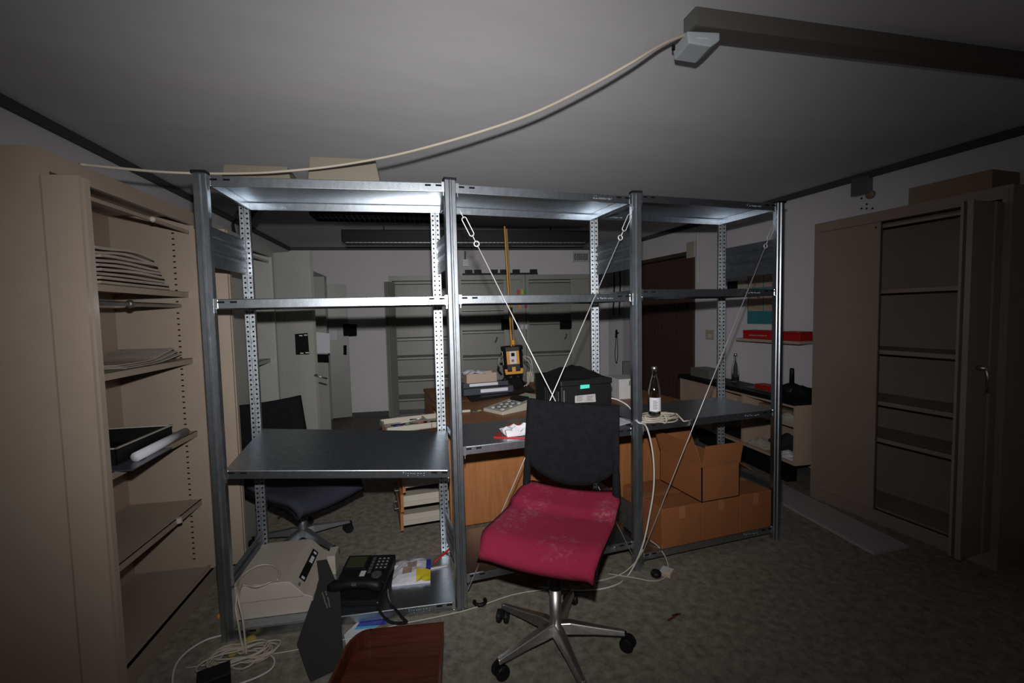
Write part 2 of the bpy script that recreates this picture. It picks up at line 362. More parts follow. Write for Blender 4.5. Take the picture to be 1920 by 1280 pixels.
# ------------------------------------------------------------------ folding-door steel cabinets
def cabinet(name,label,cat,o,rz,wd,dep,h,m,shelves=(),closed=(),leaves=(),slots=False,group=None,handles=(),name2='door'):
    t=thing(name,label,cat,(o[0],o[1],0),rz,group)
    th=.018
    mb=MB(); mb.box(0,th,0,dep,0,h); part('side_panel',mb,m,t); mb=MB(); mb.box(wd-th,wd,0,dep,0,h); part('side_panel',mb,m,t)
    mb=MB(); mb.box(th,wd-th,dep-.01,dep,0,h); part('back_panel',mb,m,t)
    mb=MB(); mb.box(th,wd-th,0,dep-.01,h-.02,h); mb.box(th,wd-th,-.002,.016,h-.065,h-.02); part('top_panel',mb,m,t)
    mb=MB(); mb.box(th,wd-th,.0,dep-.01,.075,.085); mb.box(th,wd-th,-.002,.016,0,.085); part('plinth',mb,m,t)
    for x in (th,wd-th-.022): mb=MB(); mb.box(x,x+.022,-.002,.02,.085,h-.065); part('front_post',mb,m,t)
    mb=MB(); mb.box(th,wd-th,.022,.034,h-.105,h-.090); part('top_rail',mb,m,t)
    mb=MB(); mb.box(th,wd-th,.030,.042,.086,.094); part('bottom_rail',mb,m,t)
    for z in shelves: mb=MB(); mb.box(th+.002,wd-th-.002,.05,dep-.012,z-.003,z).box(th+.002,wd-th-.002,.05,.056,z-.028,z); part('shelf',mb,m,t)
    for x0,x1 in closed:
        mb=MB(); mb.box(x0,x1,-.016,-.003,.09,h-.07).box(x1-.016,x1,-.024,-.003,.09,h-.07); d=part(name2,mb,m,t)
        mb=MB(); mb.lathe([(.005,0),(.005,.004)],10,Matrix.Translation((x1-.03,-.0161,h-.10))@Matrix.Rotation(PI/2,4,'X')); part('hinge_pin',mb,'black',d)
    for x,L,side,ang in leaves:     # folded pair at x, sticking out L, inner offset direction 'side'
        R=Matrix.Translation((x,-.003,0))@Matrix.Rotation(ang,4,'Z')
        mb=MB(); z0,z1=.10,h-.085
        mb.box(0,.012,-L,0,z0,z1,R).box(-.012 if side>0 else .012,0.0 if side>0 else .024,-L,-L+.016,z0,z1,R).box(-.010 if side>0 else .012,0 if side>0 else .022,-.30*L,-.30*L+.010,z0,z1,R)
        d=part('door_leaf',mb,m,t)
        mb=MB(); mb.box(side*.026,side*.026+.012,-L,0,z0,z1,R); part('door_leaf',mb,m,t)
    if slots:
        mb=MB()
        for k in range(60): mb.box(wd-th-.0008,wd-th+.0002,.10,.112,.13+k*.029,.137+k*.029)
        s=part('slot_row',mb,'hole',t); s['kind']='stuff'
    return t
def lever(parent,p,mt='chrome',s=1,dirv=(0,-1,0),drop=(0,0,-1)):
    p=Vector(p); d=Vector(dirv); dn=Vector(drop)
    mb=MB(); mb.tube([p,p+d*.035*s],.012*s,10); mb.tube([p+d*.03*s,p+d*.034*s+dn*.02*s,p+d*.032*s+dn*.105*s],[.009*s,.009*s,.006*s],8)
    return part('handle',mb,mt,parent,smooth=True)
# left cabinet near the camera
cA=np.array([-1.328,-.2485]); cB=np.array([-1.190,.715]); ang=math.atan2(cB[1]-cA[1],cB[0]-cA[0]); WL=np.linalg.norm(cB-cA)
lc=cabinet('folding_door_cabinet','beige steel cabinet standing open with old newspapers on its upper shelf','cabinet',cA,ang,WL,.40,1.945,'beige',(1.545,1.205,.822,.455),(),((.03,.10,-1,0),(WL-.03,.15,-1,.0)),True)
mb=MB(); mb.lathe([(.004,0),(.004,.004)],10,Matrix.Translation((.0275,-.085,1.83))@Matrix.Rotation(-PI/2,4,'Y')); part('bolt_hole',mb,'black',lc)
mb=MB(); mb.tube([(.03,.09,1.475),(WL-.03,.09,1.475)],.010,12); r=part('hanging_rod',mb,'chrome',lc,smooth=True)
mb=MB(); mb.lathe([(.004,-.018),(.014,-.012),(.018,0),(.014,.012),(.004,.018)],14,Matrix.Translation((.55,.09,1.475))@Matrix.Rotation(PI/2,4,'Y')); part('rod_ball',mb,'chrome',r,smooth=True)
mb=MB(); mb.lathe([(.004,-.013),(.013,-.006),(.013,.006),(.004,.013)],12,Matrix.Translation((.62,.018,1.945-.098))); part('roller',mb,'creamlt',lc,smooth=True)
mb=MB(); mb.lathe([(.014,-.012),(.014,.012)],12,Matrix.Translation((.72,.046,.445))); part('yellow_buffer',mb,'creamlt',lc)
TL=Matrix.Translation((cA[0],cA[1],0))@Matrix.Rotation(ang,4,'Z')
def L2W(x,y,z): return np.array(TL@Vector((x,y,z)))
# grey cabinets farther along the left wall
gA=np.array([-1.145,.80]); g2=cabinet('folding_door_cabinet','grey steel cabinet with black lock plate on its open door, behind the black chair','cabinet',gA,math.atan2(1.0,.13),1.0,.40,1.92,'grey',(1.5,1.1,.7),((.03,.5),),(),False)
def leaf_panel(parent,a,b,z0,z1,m,t=.02,groove=.5):
    a=np.array(a);b=np.array(b); d=(b-a); n=np.array([d[1],-d[0]])/np.linalg.norm(d)
    mb=MB(); p=[a,a+d*(groove-.01),a+d*(groove+.01),b]
    for q,r,k in ((p[0],p[1],0),(p[1],p[2],.008),(p[2],p[3],0)):
        q=q-n*0; mb.slab([(*(q-n*k),z0),(*(r-n*k),z0),(*(r-n*k),z1),(*(q-n*k),z1)],(*(-n*(t-k)),0))
    e=b-d/np.linalg.norm(d)*.012
    mb.slab([(*e,z0),(*b,z0),(*b,z1),(*e,z1)],(*(n*.012),0))
    return part('door_leaf',mb,m,parent,world=True)
# open leaf of the second cabinet: traced along the floor of its own top edge
pL=onz(474,475,1.90)[:2]; pR=onz(582,468,1.90)[:2]
d2=leaf_panel(g2,pL,pR,.09,1.895,'grey')
nn=np.array([pR[1]-pL[1],-(pR[0]-pL[0])]); nn/=np.linalg.norm(nn)
def onleaf(x,y,off=.0): return onpl(x,y,(*(pL+nn*off),0),(nn[0],nn[1],0))
mb=MB(); q=[onleaf(x,y,.003) for x,y in ((553,626),(577,624),(580,664),(555,665))]; mb.slab(q,(*(nn*.002),0)); lp=part('lock_plate',mb,'black',d2,world=True)
mb=MB()
for x,y in ((564,629),(573,628),(566,662),(576,661)): c=onleaf(x,y,.006); T=frame(c,(pR[0]-pL[0],pR[1]-pL[1],0),(0,0,1)); mb.box(-.014,.014,-.004,.004,-.001,.001,T)
part('plate_print',mb,'white',lp,world=True)
h=onleaf(594,702,.01); mb=MB(); mb.tube([h,h+np.array([*(nn*.03),0]),h+np.array([.07,0,-.035])],.006,8); part('handle',mb,'chrome',d2,world=True,smooth=True)
gA3=np.array([-.93,3.25]); g3=cabinet('folding_door_cabinet','grey steel cabinet with paper notes on its doors, beside the back wall','cabinet',gA3,math.atan2(1.0,.12),1.0,.36,1.92,'grey',(1.5,1.1,.7),(),((.03,.16,-1,0),),False)
qL=np.array([-.84,4.24]); qR=np.array([-.575,4.27]); d3=leaf_panel(g3,qL,qR,.09,1.82,'grey')
def onl3(x,y,Y=4.22): return ony(x,y,Y)
for nm,px,mm in (('black_plate',((643,607),(669,608),(669,629),(644,630)),'hole'),('paper_note',((617,616),(632,618),(632,637),(617,637)),'paper'),('black_plate',((644,647),(650,647),(650,665),(644,665)),'hole')):
    mb=MB(); mb.slab([onl3(*p) for p in px],(0,.004,0)); part(nm,mb,mm,d3,world=True)
yn=3.22
for nm,px,mm in (('paper_note',((590,622),(618,625),(619,662),(593,662)),'paper'),('black_plate',((593,664),(616,664),(617,680),(594,679)),'hole')):
    mb=MB(); mb.slab([ony(*p,yn) for p in px],(0,.003,0)); part(nm,mb,mm,g3,world=True)
# back row
BW=np.array([-1.049,4.69]); bn=np.array([.162,.987]); bu=np.array([.987,-.162]); BF=BW-bn*.45
def bx(px,py=515): return onpl(px,py,BF,bn)[:2]
edges=[728,858,985,1110]; rzb=math.atan2(bu[1],bu[0])
labs=['grey steel cabinet with empty shelves and folded dark door, against back wall beside bare wall','grey steel cabinet with shelves, in the middle of the row at the back wall','grey steel cabinet with handled door, last in the back row beside the hanging slats']
cfg=[dict(shelves=(1.10,.85,.56,.3),closed=(),leaves=((.045,.16,1,-.5),)),dict(shelves=(1.47,1.17,.82,.45),closed=((.60,.86),),leaves=()),dict(shelves=(1.27,.84,.45),closed=((.62,.9),),leaves=())]
bc=[]
for k in range(3):
    a=bx(edges[k]); b=bx(edges[k+1]); wd=np.linalg.norm(b-a)-.006
    c=cfg[k]; c['closed']=tuple((x0,wd-.02) for x0,x1 in c['closed'])
    o=cabinet('back_cabinet',labs[k],'cabinet',a,rzb,wd,.42,1.915,'grey',c['shelves'],c['closed'],c['leaves']); bc.append((o,a,wd))
for k,x in ((1,932),(2,1062)):
    p=onpl(x,(632 if k==1 else 626),BF-bn*.018,bn); 
    mb=MB(); mb.tube([p,p-np.array([*bn,0])*.02,p-np.array([*bn,0])*.022+np.array([-.03,0,-.06])],.008,8); part('handle',mb,'greyd',bc[k][0],world=True,smooth=True)
    q=[onpl(xx,yy,BF-bn*.02,bn) for xx,yy in (((940,598),(970,599),(970,618),(940,618)) if k==1 else ((1050,600),(1072,600),(1072,616),(1050,616)))]
    mb=MB(); mb.slab(q,(*(bn*.004),0)); part('black_plate',mb,'hole',bc[k][0],world=True)
q=[onpl(xx,yy,BF-bn*.02,bn) for xx,yy in ((976,608),(989,608),(989,617),(976,617))]
mb=MB(); mb.slab(q,(*(bn*.003),0)); part('paper_note',mb,'paper',bc[1][0],world=True)
for x,y,mm,ln in ((972,548,'printr','red'),(979,547,'yell2','yellow'),(985,547,'greenbit','green'),(974,574,'orange','orange'),(986,572,'red','bright red')):
    c=onpl(x,y,BF-bn*.024,bn); T=frame(c,(bu[0],bu[1],0),(0,0,1)); mb=MB(); mb.box(-.018,.018,-.035,.035,-.004,.004,T)
    solo('magnet_clip',mb,mm,f'{ln} plastic clip held on the grey back cabinet door','clip','clips on the cabinet door')
T0=frame((*bx(868),1.915),(bu[0],bu[1],0),(bn[0],bn[1],0))
brd=thing('holder_rail','black rail of clamp blocks lying on top of the back cabinets','rail',(*bx(868),1.915),rzb)
mb=MB(); mb.box(0,1.02,.05,.12,0,.03); part('rail',mb,'black',brd)
for x in (.08,.2,.42,.55,.72,.96): mb=MB(); mb.extr([(x-.05,.04),(x+.05,.04),(x+.04,.12),(x-.04,.12)],.03,.075); part('clamp_block',mb,'black',brd)
# right cabinet
rc=cabinet('folding_door_cabinet','taupe steel cabinet with one closed door and one folded open, chrome lever handle','cabinet',(2.70,.41),-PI/2-.004,1.055,.36,1.985,'taupe',(1.50,1.115,.785,.545),((.03,.455),),((1.012,.262,-1,0),))
leafo=[o for o in rc.children if o.name.startswith('door_leaf')][0]
mb=MB(); mb.tube([(1.02,-.17,1.075),(1.065,-.17,1.075)],.012,10); mb.tube([(1.06,-.17,1.08),(1.066,-.162,1.03),(1.06,-.152,.955)],[.010,.009,.006],8); part('handle',mb,'chrome',leafo,smooth=True)
mb=MB(); mb.box(2.78,3.02,-.52,-.13,1.985,2.10); solo('flat_box',mb,'cardd','flat brown cardboard box lying on top of the taupe cabinet','box',bevel=.003)
# ------------------------------------------------------------------ desks
def desk(name,label,x0,x1,y0,y1,panel):
    t=thing(name,label,'desk',((x0+x1)/2,(y0+y1)/2,0)); cx,cy=(x0+x1)/2,(y0+y1)/2; a,b,c,d=x0-cx,x1-cx,y0-cy,y1-cy
    mb=MB(); mb.box(a,b,c,d,.715,.740); part('desktop',mb,'woodtop',t,bevel=.003)
    for x in (a+.005,b-.03): mb=MB(); mb.box(x,x+.025,c+.12,(c+.17 if (panel<0 and x<0) else d-.05),.02,.714); part('side_panel',mb,'wood',t)
    mb=MB(); yy=c+.15 if panel<0 else d-.1; mb.box(a+.03,b-.03,yy,yy+.02,.05,.714); part('modesty_panel',mb,'wood',t)
    for x in (a+.01,b-.04):
        for y in (c+.16,d-.1): mb=MB(); mb.lathe([(.015,0),(.015,.02)],10,Matrix.Translation((x+.012,y,0))); part('foot',mb,'black',t)
    return t
desk('office_desk','beech office desk right behind the rack with calculator on it',.075,1.80,.60,1.34,-1)
desk('office_desk','beech office desk carrying black case and instrument, pushed against the calculator desk',.10,1.80,1.343,2.08,1)
# drawer pedestal at the left end of the desk, drawers pulled out to the left
pd=thing('drawer_pedestal','beech drawer pedestal under desk end with white drawers pulled out','pedestal',(.40,1.045,0))
mb=MB()
for b_ in ((-.22,.22,-.26,-.242,.03,.70),(-.22,.22,.242,.26,.03,.70),(.2,.22,-.242,.242,.03,.70),(-.22,.2,-.242,.242,.03,.05),(-.22,.2,-.242,.242,.685,.70)): mb.box(*b_)
part('carcass',mb,'wood',pd)
def drawer(xf,z0,h,front_h,yo=0,tilt=0,bot='white'):
    x1=xf+.40; y0,y1=-.225+yo,.225+yo
    T=Matrix.Rotation(tilt,4,'X')
    mb=MB(); mb.box(xf+.018,x1,y0,y0+.012,z0,z0+h).box(xf+.018,x1,y1-.012,y1,z0,z0+h).box(x1-.012,x1,y0,y1,z0,z0+h).box(xf+.018,x1,y0,y1,z0,z0+.006)
    mb.box(xf+.02,x1,y0-.006,y0,z0+h*.35,z0+h*.5)
    d=part('drawer',mb,'creamlt',pd); mb=MB(); mb.box(xf,xf+.018,y0-.012,y1+.012,z0-.02,z0-.02+front_h); part('drawer_front',mb,'wood',d)
    mb=MB(); mb.tube([(xf,-.06,z0+front_h*.5),(xf-.022,-.06,z0+front_h*.5),(xf-.022,.06,z0+front_h*.5),(xf,.06,z0+front_h*.5)],.004,6); part('handle',mb,'greyd',d)
    return d
drawer(-.62,.075,.075,.11); drawer(-.615,.195,.075,.11); drawer(-.60,.315,.12,.17)
drawer(-.70,.545,.08,.13,.0)
# loose organiser tray of pens above the open drawer
ty=thing('pen_tray','grey organiser tray full of pens and clips laid on the open drawer','tray',(-.075,1.18,.626),.12)
mb=MB(); mb.box(-.22,.22,-.14,.14,0,.006).box(-.22,.22,-.14,-.132,0,.04).box(-.22,.22,.132,.14,0,.04).box(-.22,-.212,-.14,.14,0,.04).box(.212,.22,-.14,.14,0,.04).box(.08,.088,-.14,.14,0,.035); part('tray_body',mb,'creamlt',ty)
cols=['black','redd','greenbit','blue','orange','chrome','white','black']
for k in range(12):
    a=random.uniform(-.6,.6); x,y=random.uniform(-.15,.15),random.uniform(-.09,.09); z=.012+.006*(k%3)
    mb=MB(); hl_=.055 if k<8 else .025; mb.tube([(x-hl_*math.cos(a),y-hl_*math.sin(a),z),(x+hl_*math.cos(a),y+hl_*math.sin(a),z+.004)],.0045 if k!=7 else .0075,6)
    T=Matrix.Translation(ty.location)@Matrix.Rotation(.12,4,'Z'); mb.v=[tuple(T@Vector(p)) for p in mb.v]
    solo('pen',mb,cols[k%8],f"{['black','dark red','green','blue','orange','metal','white','thick black','short black','short dark red','short green','short blue'][k]} pen lying in the grey organiser tray",'pen','pens in the organiser tray',smooth=True)
kn=thing('folding_knife','dark red folding knife lying in the open upper drawer','knife',(-.16,.93,.552),.35)
mb=MB(); mb.extr([(-.06,-.012),(.05,-.02),(.065,0),(.04,.022),(-.05,.012)],0,.018); part('knife_body',mb,'redd',kn,bevel=.003)
mb=MB(); mb.box(-.05,.045,-.001,.002,.018,.0195); part('silver_line',mb,'chrome',kn)
mb=MB(); mb.box(-.045,.075,.83,1.2,.5515,.60); solo('wooden_block',mb,'woodtop','small brown wooden box inside the open upper drawer','box')
# ------------------------------------------------------------------ things on the desks
ZD=.740
# black case / blotter
q=[onz(x,y,ZD) for x,y in ((883,754),(862,728),(975,712),(1003,736))]
mb=MB(); mb.slab(q,(0,0,.022)); solo('black_case',mb,'black','flat black document case lying on the far desk','case',bevel=.004)
ft=thing('file_tray','smoked plastic desk tray with white labels on the black case','tray',(.52,1.60,ZD+.023),.05)
mb=MB(); mb.box(-.20,.22,-.17,.17,0,.004).box(-.20,.22,-.17,-.165,0,.05).box(-.2,-.195,-.17,.17,0,.05).box(.215,.22,-.17,.17,0,.05); part('tray_body',mb,'smoke',ft)
mb=MB(); mb.box(-.185,.20,-.10,.17,.05,.054).box(-.185,.2,-.1,-.095,.054,.085).box(-.185,-.18,-.1,.17,.054,.085); part('upper_tray',mb,'smoke',ft)
mb=MB(); mb.box(-.06,.17,-.172,-.170,.015,.042); part('label_strip',mb,'paper',ft); mb=MB(); mb.box(-.13,.11,-.102,-.100,.058,.080); part('label_strip',mb,'paper',ft)
bb=thing('cream_box','cream open box with crumpled papers on the smoked tray','box',(.53,1.72,ZD+.0775),.05)
mb=MB(); mb.box(-.13,.14,-.07,.07,0,.004).box(-.13,.14,-.07,-.066,0,.085).box(-.13,.14,.066,.07,0,.085).box(-.13,-.126,-.07,.07,0,.085).box(.136,.14,-.07,.07,0,.085); part('box_body',mb,'cream',bb)
pp=MB(); rs=[[random.uniform(-.012,.012) for _ in range(7)] for _ in range(7)]
pp.grid(lambda u,v:(-.15+.19*u,-.10+.14*v,.088+.03*u*(1-u)*2+rs[int(v*6)][int(u*6)]-.03*max(0,.3-v)),6,6); T=Matrix.Translation(bb.location); pp.v=[tuple(T@Vector(p)) for p in pp.v]
solo('crumpled_paper',pp,'paper','crumpled white printed paper stuffed in the cream box','paper')
# desktop calculator / phone in cream
ca=thing('desk_calculator','cream printing calculator with dark keys lying on the near beech desk','calculator',(*((onz(925,782,ZD)[:2]+onz(1000,752,ZD)[:2])/2),ZD),.42)
mb=MB(); mb.slab([(-.20,-.10,0),(.20,-.10,0),(.20,-.10,.075),(-.20,-.10,.022)],(0,.20,0)); part('calculator_body',mb,'creamlt',ca,bevel=.004)
sl=math.atan2(.053,.40)
def on_slope(x,y,z=0): return Matrix.Translation((x,y,.0485+x*.1325+z))@Matrix.Rotation(-sl,4,'Y')
for i in range(7):
    for j in range(4): mb=MB(); mb.box(-.008,.008,-.009,.009,-.002,.008,on_slope(-.165+i*.024,-.06+j*.032)); part('key',mb,'greyd' if (i+j)%3 else 'white',ca)
mb=MB(); mb.box(-.035,.035,-.06,.06,-.002,.016,on_slope(.055,.01)); part('display',mb,'black',ca); mb=MB(); mb.box(-.004,.004,-.05,.0,-.002,.018,on_slope(.098,.0)); part('green_strip',mb,'greenbit',ca)
# putty knife
pk=thing('putty_knife','putty knife with pale handle lying on the near beech desk','knife',(*onz(890,771,ZD)[:2],ZD),-.05)
mb=MB(); mb.extr([(-.02,-.012),(.03,-.035),(.075,0),(.03,.035),(-.02,.012)],.001,.004); part('blade',mb,'alu',pk); mb=MB(); mb.box(-.11,-.03,-.012,.012,0,.016); part('handle',mb,'creamlt',pk,bevel=.004); mb=MB(); mb.box(.02,.045,-.006,.012,.004,.006); part('yellow_sticker',mb,'yell2',pk)
# laser instrument with pole
lx,ly=.868,1.80
ls=thing('laser_instrument','yellow and black levelling instrument on tripod clamped to yellow pole','instrument',(lx,ly,ZD+.0225))
for a in (0.5,2.6,4.7): mb=MB(); mb.tube([(.02*math.cos(a),.02*math.sin(a),.15),(.13*math.cos(a),.13*math.sin(a),0)],.007,8); part('tripod_leg',mb,'black',ls)
Ti=Matrix.Translation((0,0,.11))@Matrix.Rotation(-.06,4,'Y')@Matrix.Rotation(-.25,4,'Z')
mb=MB(); mb.extr([(-.085,-.06),(-.055,-.085),(.055,-.085),(.085,-.06),(.085,.06),(.055,.085),(-.055,.085),(-.085,.06)],.03,.215); mb.extr([(-.095,-.065),(-.06,-.095),(.06,-.095),(.095,-.065),(.095,.065),(.06,.095),(-.06,.095),(-.095,.065)],.205,.235); mb.v=[tuple(Ti@Vector(p)) for p in mb.v]; part('instrument_body',mb,'black',ls)
for nm,b_,mm in (('yellow_panel',(-.055,.055,-.089,-.085,.085,.20),'yellow'),('instruction_label',(-.028,.03,-.091,-.086,.09,.198),'paper'),('yellow_foot',(-.075,.075,-.098,-.07,.0,.022),'yellow'),('yellow_stem',(-.016,.016,-.096,-.085,.02,.062),'yellow'),('label_picture',(-.014,.016,-.092,-.0905,.155,.185),'hole'),('label_picture',(-.015,.008,-.092,-.0905,.105,.128),'redd'),('side_window',(-.089,-.085,-.05,-.005,.08,.2),'creamlt')):
    mb=MB(); mb.box(*b_,Ti); part(nm,mb,mm,ls)
for sx in (-1,1): mb=MB(); mb.box(sx*.068-.011,sx*.068+.011,-.097,-.07,.015,.045,Ti); part('yellow_foot',mb,'yellow',ls)
top=ony(946,424,ly); mb=MB(); b0=np.array([lx-.012,ly,ZD+.36]); d=(top-b0)
mb.tube([b0-[0,0,.02],top],.007,8); part('yellow_pole',mb,'yellow',ls,world=True)
mb=MB(); mb.tube([b0+[.026,.01,-.02],top+np.array([.02,.01,-.02])],.008,8); part('wooden_pole',mb,'cardd',ls,world=True)
mb=MB(); mb.lathe([(.02,.36),(.02,.40)],12); part('yellow_knob',mb,'yellow',ls)
mb=MB(); mb.tube([(-.09,-.02,.26),(-.14,-.03,.25),(-.15,-.03,.20),(-.12,-.03,.16)],.012,8); part('clamp',mb,'greyd',ls)
mb=MB(); mb.tube(spline([(lx+.09,ly-.02,ZD+.28),(lx+.15,ly-.04,ZD+.25),(lx+.16,ly-.05,ZD+.14),(lx+.11,ly-.1,ZD+.05),(lx+.07,ly-.14,ZD+.0275)]),.004,6); mb.tube(spline([(lx+.09,ly-.02,ZD+.27),(lx+.14,ly-.06,ZD+.20),(lx+.13,ly-.07,ZD+.12),(lx+.09,ly-.12,ZD+.05),(lx+.04,ly-.16,ZD+.0275)]),.004,6); part('cord',mb,'cablew',ls,world=True,smooth=True)
mb=MB(); x,y=onz(990,716,ZD)[:2]; mb.box(x-.01,x+.06,y+.0,y+.05,ZD,ZD+.10); solo('note_block',mb,'creamlt','upright pale note block beside the printer','paper block')
# printer
PX0=ony(1052,740,.08)[0]; PX1=ony(1147,740,.08)[0]; PZ=.7835; PT=zpx((PX0+PX1)/2,.08,711)
pr=thing('printer','black office machine with mint sticker and grey rating label on the steel shelf','printer',((PX0+PX1)/2,.28,PZ)); hw=(PX1-PX0)/2; ph0=PT-PZ
mb=MB(); mb.box(-hw,hw,-.20,.17,0,ph0-.03); part('printer_body',mb,'black',pr,bevel=.006)
mb=MB(); mb.box(-hw-.003,hw+.003,-.203,.173,ph0-.03,ph0); part('scanner_lid',mb,'black',pr,bevel=.005)
def pface(pts): return [ony(x,y,.0795) for x,y in pts]
mb=MB(); mb.slab(pface(((1088,719),(1105,717),(1105,727),(1088,729))),(0,-.0015,0)); part('mint_sticker',mb,'mint',pr,world=True)
mb=MB(); mb.slab(pface(((1078,742),(1116,738),(1117,753),(1078,755))),(0,-.001,0)); rl=part('rating_label',mb,'board',pr,world=True)
mb=MB()
for k in range(4):
    for x0,x1 in ((1081,1093-(k%2)*2),(1100,1113-(k%3)*2)):
        y=743.0+k*2.6-(x0-1081)*.05; q=[ony(x,yy,.0782) for x,yy in ((x0,y),(x1,y-.6),(x1,y+.5),(x0,y+1.1))]; mb.slab(q,(0,-.0004,0))
part('label_print',mb,'greyd',rl,world=True)
for k in range(7): mb=MB(); mb.box(-hw-.0012,-hw,-.17+k*.03,-.158+k*.03,.05,ph0-.06); part('vent_rib',mb,'alu' if k==0 else 'charcoal',pr)
mb=MB(); mb.box(-hw+.012,-hw+.02,-.2015,-.20,.06,ph0-.05); part('silver_strip',mb,'alu',pr)
# black pouch on the machine
bagm=MB(); rs=[[random.uniform(-.008,.008) for _ in range(13)] for _ in range(9)]
Tp=Matrix.Translation(((PX0+PX1)/2+.01,.27,PT+.0005))
fn=lambda u,v:Tp@Vector((-.13+.26*u,-.14+.28*v,max(.0,.05*math.sin(PI*u)**.6*math.sin(PI*v)**.6+rs[int(v*8)][int(u*12)]*math.sin(PI*u)*math.sin(PI*v))))
bagm.grid(fn,12,8,lambda u,v:Tp@Vector((-.13+.26*u,-.14+.28*v,0))); solo('black_pouch',bagm,'black','crumpled black pouch lying on top of the office machine','pouch',smooth=True)
# white carton behind printer
wb=thing('white_carton','white carton with slotted lid standing on the desk beside the printer','carton',(1.50,1.02,ZD),-.10)
mb=MB(); mb.box(-.085,.085,-.115,.115,0,.135); part('carton_body',mb,'white',wb); mb=MB(); mb.box(-.088,.088,-.118,.118,.135,.150); part('lid',mb,'white',wb); mb=MB(); mb.box(-.004,.004,-.1190,-.115,.10,.137); part('tab',mb,'greyd',wb)
mb=MB(); T=Matrix.Translation((1.68,1.16,ZD))@Matrix.Rotation(-.5,4,'Z'); mb.box(-.08,.08,-.004,.02,.10,.25,T@Matrix.Rotation(-.15,4,'X')); ds=thing('small_monitor','small black tilted screen on stand behind the white carton','monitor',(1.68,1.16,ZD),-.5)
part('screen_panel',mb,'black',ds,world=True,bevel=.004); mb=MB(); mb.lathe([(.06,0),(.06,.008),(.012,.012),(.012,.14)],14); part('stand',mb,'black',ds)
# ------------------------------------------------------------------ things on the rack shelves
ZM2,ZM3=.7835,.7975
rf=thing('plastic_folder','clear plastic folder with red border lying on the steel shelf','folder',(.36,.16,ZM2))
c=[onz(x,y,ZM2) for x,y in ((926,820),(957,795),(1010,798),(1000,824))]; cc=sum(c)/4
mb=MB(); mb.slab([cc+(p-cc)*.99 for p in c],(0,0,.002)); part('clear_sheet',mb,'smoke',rf,world=True)
mb=MB()
for i in range(4):
    a,b=c[i],c[(i+1)%4]; ai,bi=a+(cc-a)*.16,b+(cc-b)*.16; mb.slab([a,b,bi,ai],(0,0,.004))
part('red_border',mb,'red',rf,world=True)
tis=MB(); rs=[[random.uniform(-.016,.016) for _ in range(7)] for _ in range(7)]; o=onz(968,815,ZM2)
tis.grid(lambda u,v:(o[0]-.07+.16*u,o[1]-.05+.12*v,ZM2+.006+max(0,.022+rs[int(v*6)][int(u*6)])),6,6,lambda u,v:(o[0]-.06+.14*u,o[1]-.04+.10*v,ZM2+.0045)); solo('crumpled_tissue',tis,'paper','crumpled white tissue on the red bordered folder','tissue')
mb=MB(); c=[onz(x,y,ZM2) for x,y in ((1150,760),(1158,798),(1186,792),(1170,770))]; mb.slab(c,(0,0,.0015)); solo('paper_sheet',mb,'paper','white paper sheet lying on the steel shelf beside the chair back','paper')
# bottle
def bottle(label,p,h,m,lab,grp=None,s=1):
    t=thing('glass_bottle',label,'bottle',p,0,grp)
    pf=[(.030,0),(.034,.006),(.034,.118),(.0345,.124),(.032,.14),(.022,.185),(.0135,.215),(.0125,.245),(.0145,.247),(.0145,.256)]
    k=h/.268
    mb=MB(); mb.lathe([(r*k,z*k) for r,z in pf]+[((r-.0026)*k,z*k) for r,z in pf[::-1][:-1]]+[(.028*k,.005*k)],28); part('glass',mb,'glass',t,smooth=True)
    mb=MB(); mb.lathe([(.0155*k,.245*k),(.0158*k,.262*k),(.012*k,.268*k)],20); part('cap',mb,'chrome',t,smooth=True)
    if lab:
        mb=MB(); n=18; a0=-PI*.95; a1_=-PI*.12
        vs=[];R=.0352*k
        for j,z in enumerate((.022*k,.098*k)): vs+=[(R*math.cos(a0+(a1_-a0)*i/n),R*math.sin(a0+(a1_-a0)*i/n),z) for i in range(n+1)]
        mb.add(vs,[(i,i+1,n+2+i,n+1+i) for i in range(n)]); lo=part('label',mb,'paper',t,smooth=True)
        mb=MB()
        for j in range(7):
            z=(.034+j*.0075)*k; i0=4; i1=9 if j%2 else 8
            for i in range(i0,i1):
                a,b=a0+(a1_-a0)*i/n,a0+(a1_-a0)*(i+.9)/n; r2=R+.0004; mb.add([(r2*math.cos(a),r2*math.sin(a),z),(r2*math.cos(b),r2*math.sin(b),z),(r2*math.cos(b),r2*math.sin(b),z+.003),(r2*math.cos(a),r2*math.sin(a),z+.003)],[(0,1,2,3)])
        part('label_print',mb,'smoke',lo)
    return t
bp=onz(1227,777,ZM3+.035); bottle('clear glass bottle with white label standing on the cable coil',(bp[0],bp[1],ZM3+.037),.262,'glass',True)
# cable coil under bottle
cw=MB(); cx,cy=bp[0]+.015,bp[1]-.005; pts=[]
for k in range(6*24):
    t=2*PI*k/24; rr=.098+.014*math.sin(k*.71)+.008*math.cos(k*.33); pts.append((cx+rr*1.15*math.cos(t),cy+rr*.62*math.sin(t),ZM3+.005+.028*(k/144)+.004*math.sin(k*.9)))
pts+=[(cx+.10,cy-.09,ZM3+.008),(cx+.15,cy-.085,ZM3+.006)]
cw.tube(pts,.0045,6)
for a in (3.6,4.7): 
    x,y=cx+.112*math.cos(a),cy+.06*math.sin(a); cw.tube([(x+.0*math.cos(t),y+.022*math.cos(t),ZM3+.022+.021*math.sin(t)) for t in np.linspace(0,2*PI,14,endpoint=False)],.0045,6,closed=True)
solo('cable_coil',cw,'cable','coiled cream cable on steel shelf under the bottle','cable',smooth=True)
